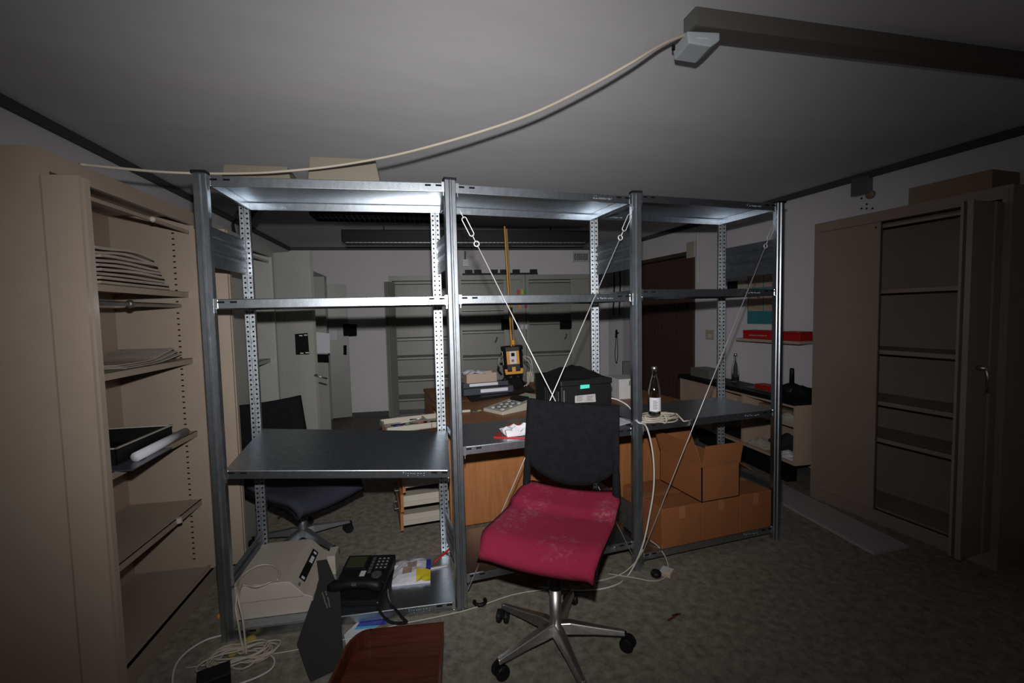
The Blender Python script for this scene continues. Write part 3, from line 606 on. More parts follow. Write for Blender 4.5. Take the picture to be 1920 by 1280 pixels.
# white mains cable from printer over shelf edge to the floor
P=[tuple(ony(1146,746,.20)),tuple(ony(1160,750,.19)),tuple(ony(1180,763,.17))]+[tuple(onz(1195,790,ZM3+.02)-np.array([0,0,0]))]
P+=[tuple(ony(x,y,Y)) for x,y,Y in ((1212,800,-.012),(1224,850,-.03),(1226,910,-.035),(1217,970,-.04),(1204,1025,-.045))]+[tuple(onz(x,y,.006)) for x,y in ((1180,1075),(1150,1098),(1090,1107),(1010,1100))]
mb=MB(); mb.tube(spline(P,6),.0045,6); solo('mains_cable',mb,'cablew','white mains cable hanging from desk over the shelf to the floor','cable',smooth=True)
P=[tuple(ony(1206,1030,-.05)),tuple(onz(1190,1055,.06)),tuple(onz(1160,1078,.006)),tuple(onz(1100,1092,.006)),tuple(onz(1030,1093,.006))]
mb=MB(); mb.tube(spline(P,6),.004,6); solo('thin_cable',mb,'cable','cream cable curving from the post foot under the chair','cable',smooth=True)
P=[tuple(onz(x,y,z)) for x,y,z in ((1218,1012,.10),(1235,1025,.09),(1248,1045,.06),(1253,1066,.035),(1247,1082,.006),(1225,1089,.005),(1190,1083,.005),(1140,1075,.005))]
mb=MB(); mb.tube(spline(P,6),.0035,6); solo('looped_cable',mb,'cable','thin cream cable looping over the small white block on the floor','cable',smooth=True)
# floor wire running left along the rack front
P=[tuple(onz(x,y,.004)) for x,y in ((1030,1103),(960,1115),(880,1142),(800,1160),(740,1172),(660,1195),(560,1217),(470,1232),(350,1252))]
mb=MB(); mb.tube(spline(P,5),.0024,6); solo('floor_wire',mb,'cablew','thin white wire running along the floor in front of rack','wire',smooth=True)
p=onz(1250,1076,0); mb=MB(); T=Matrix.Translation(p)@Matrix.Rotation(.6,4,'Z'); mb.box(-.032,.032,-.03,.03,0,.022,T); blk=solo('wooden_block',mb,'cream','small white topped wooden block on floor beside black disc','block',bevel=.002)
mb=MB(); mb.box(-.030,.030,-.028,.028,.0222,.024,Matrix.Rotation(.6,4,'Z')); part('white_top',mb,'white',blk)
p=onz(1230,1080,.0); mb=MB(); mb.lathe([(.02,0),(.027,.006),(.028,.02),(.022,.028),(.005,.030)],18,Matrix.Translation(p)); solo('black_disc',mb,'black','round black disc lying on the floor beside rack post','disc',smooth=True)
p=onz(900,1131,.0); mb=MB(); mb.tube([p+np.array([.027*math.cos(t),.027*math.sin(t),.010]) for t in np.linspace(PI*.85,PI*2.12,14)],.009,8); solo('broken_ring',mb,'black','broken black plastic ring lying on the floor','ring',smooth=True)
for k,(x,y,a) in enumerate(((1262,1158,.3),(1268,1153,-.1))):
    p=onz(x,y,0); mb=MB(); T=Matrix.Translation(p)@Matrix.Rotation(a,4,'Z'); mb.box(-.035+.014*k,.035-.014*k,-.004,.004,0,.005,T); solo('wood_splinter',mb,'mahog',['longer','shorter'][k]+' reddish splinter lying on the bare floor','splinter','splinters on the floor')
# cardboard boxes, bay 3
ZB=.0885
def carton(label,x0,x1,y0,y1,z0,z1,openbox=False,grp='cartons on the bottom shelf'):
    cx,cy=(x0+x1)/2,(y0+y1)/2; t=thing('cardboard_box',label,'box',(cx,cy,z0),0,grp); a,b,c,d,h=x0-cx,x1-cx,y0-cy,y1-cy,z1-z0
    if not openbox:
        mb=MB(); mb.box(a,b,c,d,0,h); part('box_body',mb,'card',t,bevel=.003)
        mb=MB(); mb.box(a-.001,b+.001,-.022,.022,h,h+.001); mb.box(a-.001,a,-.022,.022,h-.06,h) ; part('tape',mb,'tape',t)
        mb=MB(); mb.box((a+b)/2-.02,(a+b)/2+.02,c-.001,c,h-.07,h); part('tape',mb,'tape',t)
    else:
        q=.005
        mb=MB(); mb.box(a,b,c,d,0,q).box(a,b,c,c+q,0,h).box(a,b,d-q,d,0,h).box(a,a+q,c,d,0,h).box(b-q,b,c,d,0,h); part('box_body',mb,'card',t)
        for (p,e) in ((((a,c,h),(b,c,h)),(.005,-.02,.125)),(((a,d,h),(b,d,h)),(0,.06,.11)),(((a,c,h),(a,d,h)),(-.02,0.03,.12)),(((b,c,h),(b,d,h)),(.11,0,-.07))):
            P0,P1=np.array(p[0]),np.array(p[1]); e=np.array(e); mb=MB(); nrm=np.cross(P1-P0,e); nrm=nrm/np.linalg.norm(nrm)*.004
            mb.slab([P0,P1,P1+e,P0+e],nrm); part('flap',mb,'card',t)
    return t
carton('closed brown carton on the bottom shelf next to the desk side',1.115,1.378,.005,.40,ZB,.312,grp=None)
carton('closed brown carton on the bottom shelf directly under the open carton',1.382,1.645,.005,.40,ZB,.312,grp=None)
carton('closed brown carton on the bottom shelf against the outer rack post',1.649,1.885,.005,.40,ZB,.312,grp=None)
carton('open brown carton with raised flaps stacked on the closed cartons',1.375,1.64,.0,.38,.3135,.515,True,grp=None)
# ------------------------------------------------------------------ things on the bottom shelf of bay 1
ZS=.0475
sc=thing('bench_scale','grey beige desktop machine with sloped dark control strip on bottom shelf','scale',(-.82,.385,ZS),a1)
w0,w1,d0,d1=-.165,.165,-.20,.21
mb=MB(); prf=[(w0,0),(w1+.02,0),(w1+.02,.07),(w1-.015,.085),(w1-.075,.150),(w1-.10,.155),(w0+.005,.155),(w0,.15)]
mb.slab([(x,d0,z) for x,z in prf],(0,d1-d0,0)); part('housing',mb,'scale',sc,bevel=.006)
sx=(w1-.015-(w1-.075)); slp=math.atan2(-.065,.06)
Ts=Matrix.Translation((w1-.045,0,.1175))@Matrix.Rotation(-slp,4,'Y')
mb=MB(); mb.box(-.018,.018,-.13,.14,-.001,.0025,Ts); cs=part('control_strip',mb,'black',sc)
for y in (-.115,.03,.05,.07,.115): mb=MB(); mb.box(-.008,.010,y-.006,y+.006,.0025,.006,Ts); part('button',mb,'white',cs)
mb=MB(); mb.box(-.006,.006,-.18,-.155,-.001,.0015,Ts); part('badge',mb,'greyd',sc)
mb=MB(); mb.box(w0-.001,w1-.02,d0-.0015,d0,.078,.080); part('seam',mb,'taupe',sc)
mb=MB(); mb.box(w1+.02,w1+.06,.10,.20,0,.10); part('side_connector',mb,'creamlt',sc)
# cable of the scale: loop on top, down to the floor coil
P=[onz(x,y,z) for x,y,z in ((520,1088,.212),(524,1072,.212),(512,1060,.212),(488,1059,.213),(465,1070,.213),(449,1086,.21))]+[ony(445,1110,.10),ony(442,1140,.07),ony(446,1165,.05),onz(452,1200,.05),onz(458,1222,.012)]
P2=[onz(510,1090,.210),onz(480,1100,.211),onz(455,1097,.211),ony(447,1120,.09),ony(455,1160,.06),onz(459,1195,.06),onz(462,1225,.014)]
mb=MB(); mb.tube(spline(P,6),.0042,6); mb.tube(spline(P2,6),.0042,6)
fc=onz(452,1236,0)
rnd=random.Random(3); pts=[]
for k in range(9):
    a0=rnd.uniform(-.25,.25); rx=rnd.uniform(.085,.135); ry=rnd.uniform(.055,.085); ox,oy=rnd.uniform(-.03,.03),rnd.uniform(-.02,.02)
    for i in range(20):
        t=2*PI*i/20+PI/2; x=rx*math.cos(t); y=ry*math.sin(t)*(.45+.55*abs(math.cos(t))); pts.append((fc[0]+ox+x*math.cos(a0)-y*math.sin(a0),fc[1]+oy+x*math.sin(a0)+y*math.cos(a0),.006+.004*k*.8+.003*math.sin(i)))
mb.tube([onz(462,1225,.014)]+pts,.0042,6)
solo('scale_cable',mb,'cable','cream cable looped over the desktop machine and coiled on the floor by the post','cable',smooth=True)
P=[onz(x,y,.006) for x,y in ((418,1190),(385,1200),(350,1222),(328,1250),(322,1290))]; mb=MB(); mb.tube(spline(P,6),.0045,6); solo('floor_cable',mb,'cablew','white cable end curving over the floor beside the beige cabinet','cable',smooth=True)
P=[onz(x,y,.006) for x,y in ((500,1222),(514,1235),(510,1252),(485,1268),(440,1285))]; mb=MB(); mb.tube(spline(P,6),.0042,6); solo('floor_cable',mb,'cablew','white cable bend passing the tangled coil on the floor','cable',smooth=True)
for (x,y,s),sz in zip(((447,1217,.032),(470,1203,.024),(436,1228,.017)),('large','medium','small')):
    p=onz(x,y,0); mb=MB(); mb.lathe([(s,0),(s*1.05,.01),(s*.7,.02),(.004,.022)],12,Matrix.Translation(p)); solo('yellow_foam_plug',mb,'foamy',sz+' yellow foam plug under the cable coil on the floor','plug','yellow plugs under the coil',smooth=True)
p=onz(413,1156,0); mb=MB(); mb.lathe([(.012,0),(.013,.01),(.004,.016)],10,Matrix.Translation(p)); solo('orange_cap',mb,'orange','small orange cap on the floor behind the rack post','cap')
# desk phone
ph=thing('desk_phone','black desk phone with screen, keypad and handset on the bottom shelf','phone',(-.445,.30,ZS),a1-.16)
mb=MB(); mb.slab([(-.125,-.17,0),(-.125,.17,0),(-.125,.17,.065),(-.125,-.17,.025)],(.25,0,0)); part('phone_body',mb,'black',ph,bevel=.006)
ps=math.atan2(.04,.34)
def onph(x,y,z=0): return Matrix.Translation((x,y,.045+y*.1176+z))@Matrix.Rotation(ps,4,'X')
mb=MB(); mb.box(-.085,.035,-.055,.055,0,.010,onph(-.035,.10)); sb=part('screen_bezel',mb,'black',ph,bevel=.003); mb=MB(); mb.box(-.072,.022,-.045,.040,.010,.0112,onph(-.035,.10)); part('screen',mb,'screen',sb)
for i in range(3):
    for j in range(4): mb=MB(); mb.box(-.009,.009,-.006,.006,0,.005,onph(.062+i*.022-.01,.13-j*.024+.0)); k=part('key',mb,'charcoal',ph); mb=MB(); mb.box(-.004,.004,-.0025,.0025,.005,.0054,onph(.062+i*.022-.01,.13-j*.024)); part('key_print',mb,'white',k)
for j in range(5): mb=MB(); mb.box(-.008,.008,-.008,.008,0,.004,onph(.022,.135-j*.026)); part('key',mb,'alu',ph)
mb=MB(); mb.lathe([(.026,0),(.026,.004),(.012,.005)],18,onph(.065,.008)); part('navigation_ring',mb,'alu',ph)
mb=MB(); mb.box(-.013,.013,-.02,.02,0,.0015,onph(-.008,.02)); part('white_label',mb,'white',ph)
mb=MB(); mb.tube([(-.12,-.115,.052),(-.10,-.115,.066),(-.03,-.115,.076),(.05,-.115,.076),(.10,-.115,.066),(.125,-.115,.052)],[.024,.029,.023,.023,.029,.024],12); hs=part('handset',mb,'black',ph,smooth=True)
mb=MB(); mb.box(-.012,.012,-.142,-.125,.08,.092); part('silver_clip',mb,'alu',hs)
hp_=[onz(x,y,z) for x,y,z in ((727,1105,.06),(728,1118,.056),(733,1132,.055),(745,1146,.05),(757,1160,.03),(762,1166,.02),(748,1168,.02),(733,1166,.025),(722,1158,.045),(713,1146,.056),(708,1132,.06),(710,1122,.075))]
cen=spline(hp_,14); co=[]
for i,c in enumerate(cen):
    t=np.array(cen[min(i+1,len(cen)-1)])-np.array(cen[max(i-1,0)]); t/=np.linalg.norm(t)+1e-9; s_=np.cross(t,[0,0,1]); s_/=np.linalg.norm(s_)+1e-9; u_=np.cross(s_,t)
    for k in range(6): a=2*PI*k/6; co.append(np.array(c)+(s_*math.cos(a)+u_*math.sin(a))*.0055)
mb=MB(); mb.tube(co,.0016,4); part('coiled_cord',mb,'blackcab',ph,world=True)
# plaster bag
pb=thing('paper_bag','crumpled white paper bag with blue and yellow print on the bottom shelf','bag',(-.20,.32,ZS),a1-.02)
rs=[[random.uniform(-.006,.006) for _ in range(9)] for _ in range(9)]
fz=lambda u,v:.006+.030*(math.sin(PI*min(max(u,.02),.98))*math.sin(PI*min(max(v,.02),.98)))**.35+rs[int(v*8)][int(u*8)]
def bagp(u,v): return (-.095+.19*u,-.105+.21*v,fz(u,v))
mb=MB(); mb.grid(bagp,8,8,lambda u,v:(-.095+.19*u,-.105+.21*v,0)); part('bag_body',mb,'paper',pb)
def patch(nm,m,us,vs_,dz):
    n=4; mb=MB(); g=lambda u,v:us[0]+(us[1]-us[0])*u
    mb.grid(lambda u,v:(lambda a,b:(-.095+.19*a,-.105+.21*b,fz(round(a*8)/8,round(b*8)/8)+dz))(us[0]+(us[1]-us[0])*u,vs_[0]+(vs_[1]-vs_[0])*v),max(1,round((us[1]-us[0])*8)),max(1,round((vs_[1]-vs_[0])*8))); return part(nm,mb,m,pb)
patch('blue_print','blue',(.875,1.0),(.375,1.0),.0015); patch('yellow_print','yell2',(.625,1.0),(.0,.375),.0015); patch('brown_print','brownpat',(.25,.5),(.25,.5),.0015); patch('brown_print','brownpat',(.375,.625),(.5,.75),.0015)
p=onz(820,1060,.06); mb=MB(); mb.box(-.05,.05,-.006,.006,0,.005,Matrix.Translation(p-np.array([0,0,.012]))@Matrix.Rotation(.02,4,'Z')); solo('white_strip',mb,'paper','white paper strip beside the paper bag on the bottom shelf','paper')
a=onz(813,1055,.058); b=onz(846,1026,.10); mb=MB(); d=b-a; mb.tube([a,a+d*.12,a+d*.9,b],[.003,.006,.006,.005],8); solo('red_pen',mb,'red','red pen leaning on the rear rack post of bottom shelf','pen',smooth=True)
# charcoal plate leaning against the machine
A=onz(582,1279,0); B=onz(646,1249,0); Tt=onz(602,1048,.16); n=np.cross(B-A,Tt-A); n/=np.linalg.norm(n)
if n[1]>0: n=-n
pts=[onpl(x,y,A,n) for x,y in ((582,1279),(646,1249),(641,1180),(638,1110),(613,1048),(594,1051),(598,1085),(590,1110),(557,1205))]
mb=MB(); mb.slab(pts,n*-.006); lp=solo('charcoal_plate',mb,'charcoal','charcoal folder board leaning from floor onto the desktop machine','board')
mb=MB()
for x,y,l in ((603,1110,10),(606,1120,12),(610,1131,9),(609,1108,8),(613,1119,10),(615,1130,8)):
    q=[onpl(x+dx,y+dy,A+n*.0006,n) for dx,dy in ((0,0),(2.5,-.5),(2.5+l*.28,l-.5),(l*.28,l))]; mb.slab(q,n*.0004)
T=Matrix.Translation(-lp.location); mb.v=[tuple(T@Vector(p)) for p in mb.v]; part('white_print',mb,'greyd',lp)
# brochure and mahogany letter tray
q=[onz(x,y,.003) for x,y in ((645,1190),(672,1165),(728,1158),(700,1180),(650,1215))]; mb=MB(); mb.slab(q,(0,0,.0015)); br=solo('brochure',mb,'paper','white and blue brochure lying on floor behind the wooden tray','brochure')
for nm,m_,pp_ in (('blue_print','blue',((676,1164),(728,1158),(724,1170),(668,1175))),('cyan_print','cyan',((668,1175),(712,1170),(704,1176),(664,1180)))):
    q=[onz(x,y,.005) for x,y in pp_]; mb=MB(); mb.slab(q,(0,0,.0006)); T=Matrix.Translation(-br.location); mb.v=[tuple(T@Vector(p)) for p in mb.v]; part(nm,mb,m_,br)
tp=onz(832,1165,.085); tl=onz(695,1178,.085)
ta=math.atan2(tp[1]-tl[1],tp[0]-tl[0]); Wb=math.hypot(tp[0]-tl[0],tp[1]-tl[1]); Rt=.13; Wt=Wb+.085
tr=thing('letter_tray','dark mahogany wooden tray with rounded corner on the floor','tray',(tp[0],tp[1],0),ta)
arc=[(-Wb-.085*math.sin(t),-Rt+Rt*math.cos(t)) for t in np.linspace(0,PI/2,9)]
outl=[(0,0)]+arc+[(-Wt-.02,-.36),(0,-.36)]
mb=MB(); mb.extr(outl,.006,.016); part('base_board',mb,'mahog',tr)
def off(p,d=.012):
    c=np.array([-Wb*.45,-.2]); v=c-np.array(p); return tuple(np.array(p)+v/np.linalg.norm(v)*d)
mb=MB(); mb.extr([(0,0),(-Wb,0),(-Wb,-.011),(0,-.011)],.016,.085); part('back_wall',mb,'mahog',tr)
mb=MB(); pth=arc+[(-Wt-.02,-.36)]
for p,q in zip(pth,pth[1:]): mb.extr([p,q,off(q),off(p)],.016,.085)
part('curved_wall',mb,'mahog',tr)
mb=MB(); mb.box(-.009,0,-.36,-.011,.016,.085); part('side_wall',mb,'mahog',tr)
mb=MB(); mb.box(-Wt+.02,-.01,-.26,-.245,.016,.040); part('front_lip',mb,'mahog',tr)
for x in (-Wt+.04,-.03):
    for y in (-.3,-.06): mb=MB(); mb.box(x-.008,x+.008,y-.008,y+.008,0,.006); part('foot',mb,'black',tr)
p=onz(405,1275,0); mb=MB(); T=Matrix.Translation(p)@Matrix.Rotation(.25,4,'Z'); mb.box(-.06,.05,-.06,.02,0,.05,T); solo('black_adapter',mb,'black','black power adapter on the floor in front of cable coil','adapter',bevel=.004)
# ------------------------------------------------------------------ chairs
def swivel_chair(label,cx,cy,face,zs,seatm,backm,basem,base_ang,zb,bc=None,arm=False,metal_rough=None):
    """face: direction angle of the chair's front. local +y = front"""
    rz=face-PI/2; t=thing('office_chair',label,'chair',(cx,cy,0),rz)
    W,D=.235,.262
    def top(u,v):
        x=(u*2-1); y=(v*2-1)
        k=1-.10*max(0,abs(y)-.75)/.25 if abs(y)>.75 else 1
        z=.0+.030*max(0,(-y-.38)/.62)+.018*x*x - (.055*max(0,(y-.62)/.38)**2) + (.012 if y<-.35 else -.006*math.cos((y+.35)/1.35*PI*.5))
        z-= .012*max(0,(abs(x)-.85)/.15)**2
        return Vector((x*W*k,y*D,zs+z))
    mb=MB(); mb.grid(top,20,20,lambda u,v:Vector(((u*2-1)*W*.95,(v*2-1)*D*.97,top(u,v).z-.042))); s=part('seat_cushion',mb,seatm,t,smooth=True)
    mb=MB(); mb.grid(lambda u,v:Vector(((u*2-1)*W*.97,(v*2-1)*D*.97,top(u,v).z-.040)),12,12,lambda u,v:Vector(((u*2-1)*W*.90,(v*2-1)*D*.9,zs-.068-(.03*max(0,v-.7)/.3)))); part('seat_shell',mb,'black',t,smooth=True)
    mb=MB(); mb.box(-.09,.09,-.15,.12,zs-.115,zs-.066); part('mechanism',mb,'black',t,bevel=.01)
    # backrest
    yb=-D+.02; H0=zs+.03; H1=zb
    def bk(u,v):
        x=(u*2-1); wv=.222-.004*v; 
        low=H0+.150-.125*(1-x*x)**.75; hi=H1-.012*(1-x*x)+.006*x
        z=low+(hi-low)*v
        y=yb-.045*v - .022*(1-x*x) +.004
        return Vector((x*wv,y,z))
    mb=MB(); mb.grid(bk,20,14,lambda u,v:bk(u,v)+Vector((0,-.014,0))); part('backrest',mb,backm,t,smooth=True)
    for sx in (-1,1):
        mb=MB(); mb.tube([(sx*.205,yb+.03,zs-.02),(sx*.212,yb+.006,zs+.05),(sx*.209,yb-.006,zs+.135),(sx*.205,yb-.012,zs+.2)],[.012,.019,.017,.010],8); part('back_upright',mb,backm,t,smooth=True)
    mb=MB(); mb.tube([(-.205,yb+.03,zs-.015),(0,yb+.0,zs-.02),(.205,yb+.03,zs-.015)],.014,8); part('back_bar',mb,'black',t,smooth=True)
    bx_,by_=bc if bc else (0,0)
    # column and base
    mb=MB(); mb.lathe([(.028,.26),(.028,zs-.11)],18,Matrix.Translation((bx_,by_,0))); part('column_sleeve',mb,'black',t,smooth=True)
    mb=MB(); mb.lathe([(.030,.07),(.030,.10),(.025,.13),(.024,.265)],18,Matrix.Translation((bx_,by_,0))); part('gas_column',mb,basem,t,smooth=True)
    for k in range(5):
        a=base_ang-rz+k*2*PI/5; c,s_=math.cos(a),math.sin(a); R=.285
        mb=MB()
        secs=[(.0,.030,.075,.115),(.06,.028,.075,.118),(.16,.022,.072,.100),(R,.016,.062,.080)]
        vs=[];fs=[]
        for (r,hw,z0,z1) in secs:
            for dx,z in ((-hw,z0),(hw,z0),(hw*.55,z1),(-hw*.55,z1)): vs.append((bx_+c*r-s_*dx,by_+s_*r+c*dx,z))
        n=len(secs)
        for i in range(n-1):
            for q in range(4): fs.append((i*4+q,i*4+(q+1)%4,i*4+4+(q+1)%4,i*4+4+q))
        fs+=[(3,2,1,0),tuple((n-1)*4+q for q in range(4))]
        mb.add(vs,fs); lg=part('base_leg',mb,basem,t,bevel=.004)
        T=Matrix.Translation((bx_+c*R,by_+s_*R,.029))@Matrix.Rotation(a+k*1.3,4,'Z')
        mb=MB()
        for off in (-.017,.017): mb.lathe([(.012,-.010),(.026,-.010),(.029,-.005),(.029,.005),(.026,.010),(.012,.010)],16,T@Matrix.Translation((-.012,off,0))@Matrix.Rotation(PI/2,4,'X'))
        mb.lathe([(.008,.0),(.008,.045)],10,T); mb.box(-.03,.015,-.006,.006,.0,.038,T)
        part('castor',mb,'black',lg,smooth=False)
    if arm:
        mb=MB(); mb.tube([(.20,-.10,zs-.09),(.245,-.06,zs-.06),(.252,.02,zs-.05)],[.010,.014,.012],8); part('lever',mb,basem,t,smooth=True)
        mb=MB(); mb.tube([(.12,.04,zs-.09),(.2,.05,zs-.095)],.005,6); part('lever',mb,'black',t)
    return t
fa=math.atan2(-.395,-.345)
swivel_chair('dusty magenta swivel chair with black backrest and polished star base before rack',.318,-.372,fa,.545,'magenta','mesh','chrome',math.atan2(-.42+.43,.02-.32)+.30,.985,None,True)
f2=math.atan2(-.73,.68)
swivel_chair('black swivel chair with dark seat standing behind the rack by the grey cabinets',-.765,.84,f2,.435,'navy','mesh','alu',.36,.90,(math.cos(-(f2-PI/2))*-.03-math.sin(-(f2-PI/2))*.10,math.sin(-(f2-PI/2))*-.03+math.cos(-(f2-PI/2))*.10),True)
# ------------------------------------------------------------------ right wall: sideboard, wall shelf, poster, fittings
sa=np.array([2.60,.455]); sb_=np.array([2.80,2.0]); L=np.linalg.norm(sb_-sa); sang=math.atan2(sa[1]-sb_[1],sa[0]-sb_[0])
sd=thing('sideboard','cream open sideboard with black top along the right wall','sideboard',(sb_[0],sb_[1],0),sang)
z0,z1=.225,.675; dp=.27
mb=MB(); mb.box(0,L,0,dp,z0,z0+.02); part('bottom_board',mb,'cream',sd); mb=MB(); mb.box(0,L,0,dp,z1-.02,z1); part('top_board',mb,'cream',sd)
for x in (0,L*.345,L*.62,L-.02): mb=MB(); mb.box(x,x+.02,.002,dp-.01,z0+.02,z1-.02); part('upright',mb,'cream',sd)
mb=MB(); mb.box(.02,L-.02,dp-.01,dp,z0+.02,z1-.02); part('back_board',mb,'cream',sd)
mb=MB(); mb.box(.022,L*.345-.002,.004,.018,z0+.022,z1-.022); d=part('door',mb,'cream',sd); mb=MB(); mb.lathe([(.010,0),(.010,.003)],12,Matrix.Translation((.06,.004,z0+.2))@Matrix.Rotation(PI/2,4,'X')); part('lock',mb,'greyd',d)
mb=MB(); mb.box(L*.62+.02,L-.02,.03,dp-.01,.50,.515); part('inner_shelf',mb,'cream',sd)
mb=MB(); mb.box(-.02,L+.0,-.012,dp,z1,z1+.035); part('black_top',mb,'black',sd)
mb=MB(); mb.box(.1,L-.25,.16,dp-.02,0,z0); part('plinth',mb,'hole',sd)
TS=Matrix.Translation((sb_[0],sb_[1],0))@Matrix.Rotation(sang,4,'Z')
def S(x,y,z): return np.array(TS@Vector((x,y,z)))
ZT=z1+.0355
def sbox(nm,x0,x1,y0,y1,za,zb_,m,label,cat,bev=.002):
    mb=MB(); mb.box(x0,x1,y0,y1,za,zb_,TS); return solo(nm,mb,m,label,cat,bevel=bev)
sbox('grey_box',.10,.42,.06,.24,ZT,ZT+.085,'greyd','low grey open box on the black sideboard top','box')
p=S(.62,.20,ZT); bottle('empty clear glass bottle standing on the black sideboard top',tuple(p),.265,'glass',False)
sbox('red_case',.98,1.16,.12,.22,ZT+.0045,ZT+.04,'red','small red case on a grey pad on the sideboard','case'); sbox('grey_pad',.90,1.24,.08,.27,ZT,ZT+.004,'greyd','thin grey pad under the small red case','pad')
ks=thing('black_kettle','black appliance with tall neck on the sideboard beside the tall cabinet','appliance',tuple(S(1.33,.17,ZT)),sang)
mb=MB(); mb.lathe([(.075,0),(.08,.02),(.07,.07),(.03,.09)],20); part('appliance_body',mb,'black',ks,smooth=True); mb=MB(); mb.lathe([(.018,.08),(.016,.20),(.012,.21)],14); part('neck',mb,'black',ks,smooth=True)
mb=MB(); g=[[random.uniform(0,.03) for _ in range(7)] for _ in range(7)]; mb.grid(lambda u,v:S(1.42+.12*u,.03+.22*v,ZT+.02+.06*math.sin(PI*u)*math.sin(PI*v)+g[int(v*6)][int(u*6)]),6,6,lambda u,v:S(1.42+.12*u,.03+.22*v,ZT)); solo('black_bag',mb,'black','crumpled black bag at the near end of the sideboard','bag')
# content of the sideboard compartments
sbox('brown_cushion',1.05,1.50,.10,.25,.5155,.60,'cardd','flat brown cardboard item on the sideboard inner shelf','cardboard'); 
def crump(nm,x0,x1,y0,y1,zb_,h,m,label,cat):
    r=[[random.uniform(-.3,.3) for _ in range(7)] for _ in range(7)]
    mb=MB(); mb.grid(lambda u,v:S(x0+(x1-x0)*u,y0+(y1-y0)*v,zb_+h*(.35+.65*max(0,math.sin(PI*u)*math.sin(PI*v))+.4*r[int(v*6)][int(u*6)])),6,6,lambda u,v:S(x0+(x1-x0)*u,y0+(y1-y0)*v,zb_)); return solo(nm,mb,m,label,cat)
crump('clear_bag',1.30,1.52,.035,.095,.5155,.07,'creamlt','pale plastic wrap at the end of the sideboard inner shelf','wrap')
crump('dark_bundle',.62,.94,.05,.24,z0+.0205,.07,'black','dark folded bundle in the open middle of the sideboard','bundle')
crump('white_bag',1.02,1.22,.03,.14,z0+.0205,.07,'creamlt','white crumpled bag in the lower sideboard compartment','bag')
crump('dark_cloth',1.10,1.45,.15,.245,z0+.0205,.13,'charcoal','dark cloth at the back of the lower sideboard compartment','cloth')
crump('paper_pile',1.33,1.52,.02,.13,z0+.0205,.05,'paper','loose white papers at the end of the sideboard','papers')
# wall shelf with red cases
XR=xr(1.1)-.001
ws=thing('wall_shelf','short wooden shelf board mounted on the right wall','shelf',(XR,1.0,1.115),0)
ya=onx(1380,632,XR-.22)[1]-1.0; yb_=onx(1498,640,XR-.22)[1]-1.0
mb=MB(); mb.box(-.22,0,yb_,ya,-.012,.012); part('shelf_board',mb,'cream',ws,bevel=.002)
for y in (ya-.1,yb_+.1): mb=MB(); mb.box(-.16,0,y-.01,y+.01,-.020,-.012); part('bracket',mb,'greyd',ws)
for k,(x0,x1,lab) in enumerate(((1393,1445,'red flat case with white lettering on the wall shelf'),(1462,1500,'red flat case beside the tall cabinet on the wall shelf'))):
    y1_=onx(x0,622,XR-.17)[1]; y0_=onx(x1,622,XR-.17)[1]
    rcse=thing('red_flat_case',lab,'case',(XR-.10,(y0_+y1_)/2,1.1275)); hw=(y1_-y0_)/2
    mb=MB(); mb.box(-.07,.07,-hw,hw,0,.055); part('case_body',mb,'red',rcse,bevel=.004); mb=MB(); mb.box(-.074,.07,-hw,hw,.055,.072); part('case_lid',mb,'red',rcse,bevel=.004)
    if k==0:
        mb=MB()
        for j in range(9): mb.box(-.0712,-.07,-hw+.04+j*.022,-hw+.055+j*.022,.026,.032)
        part('white_lettering',mb,'white',rcse)
# poster on right wall
po=thing('wall_poster','teal and cream poster with boxed panels on the right wall','poster',(XR+.002,1.2,1.25))
yA=onx(1402,520,XR)[1]-1.2; yB=onx(1462,520,XR)[1]-1.2; zA=.55; zB_=.0
mb=MB(); mb.box(-.003,0,yB,yA,zB_,zA); part('poster_sheet',mb,'teal',po)
wy=(yA-yB); 
for r_ in range(2):
    for c_ in range(2):
        y1_=yA-.012-c_*wy*.5; y0_=y1_-wy*.5+.012; zt=zA-.015-r_*.215; mb=MB(); mb.box(-.0045,-.003,y0_,y1_,zt-.2,zt); pn=part('panel',mb,'cream',po)
        mb=MB(); mb.box(-.005,-.0045,y0_+.03,y0_+.065,zt-.08,zt-.03); mb.box(-.005,-.0045,y0_+.085,y0_+.11,zt-.07,zt-.035); part('panel_print',mb,'printr' if c_ else 'greyd',pn)
        mb=MB()
        for k in range(4): mb.box(-.005,-.0045,y0_+.02,y1_-.02-.02*(k%2),zt-.12-k*.018,zt-.112-k*.018)
        part('text_lines',mb,'brownpat',pn)
def wallbox(nm,px,m,label,cat,t=.02,X=None):
    X=XR if X is None else X
    a=onx(px[0],px[1],X); b=onx(px[2],px[3],X); y0,y1=sorted((a[1],b[1])); za,zb2=sorted((a[2],b[2])); xw=xr((y0+y1)/2)
    mb=MB(); mb.box(xw-t,xw,y0,y1,za,zb2); return solo(nm,mb,m,label,cat,bevel=.002)
o=wallbox('light_switch',(1322,618,1337,637),'creamlt','cream light switch on the right wall near brown door','switch',.015)
mb=MB(); mb.box(-.012,-.0075,-.022,.022,.022,.06); part('rocker',mb,'white',o)
wallbox('thermostat',(1366,528,1383,541),'black','small black wall device above the sideboard','device',.03); wallbox('wall_device',(1386,527,1400,541),'creamlt','cream wall device next to the small black one','device',.03)
wallbox('junction_box',(1290,455,1304,482),'creamlt','cream junction box on the wall beside the brown door','box',.05)
p=onx(1310,450,XR); mb=MB(); mb.tube([(XR-.012,p[1],1.68),(XR-.012,p[1],2.28)],.011,8); solo('conduit_pipe',mb,'white','white conduit pipe running up the right wall beside the door','pipe')
wallbox('vent_box',(1608,338,1640,362),'alu','grey ceiling-high plastic box on the right wall above cabinet','box',.05)
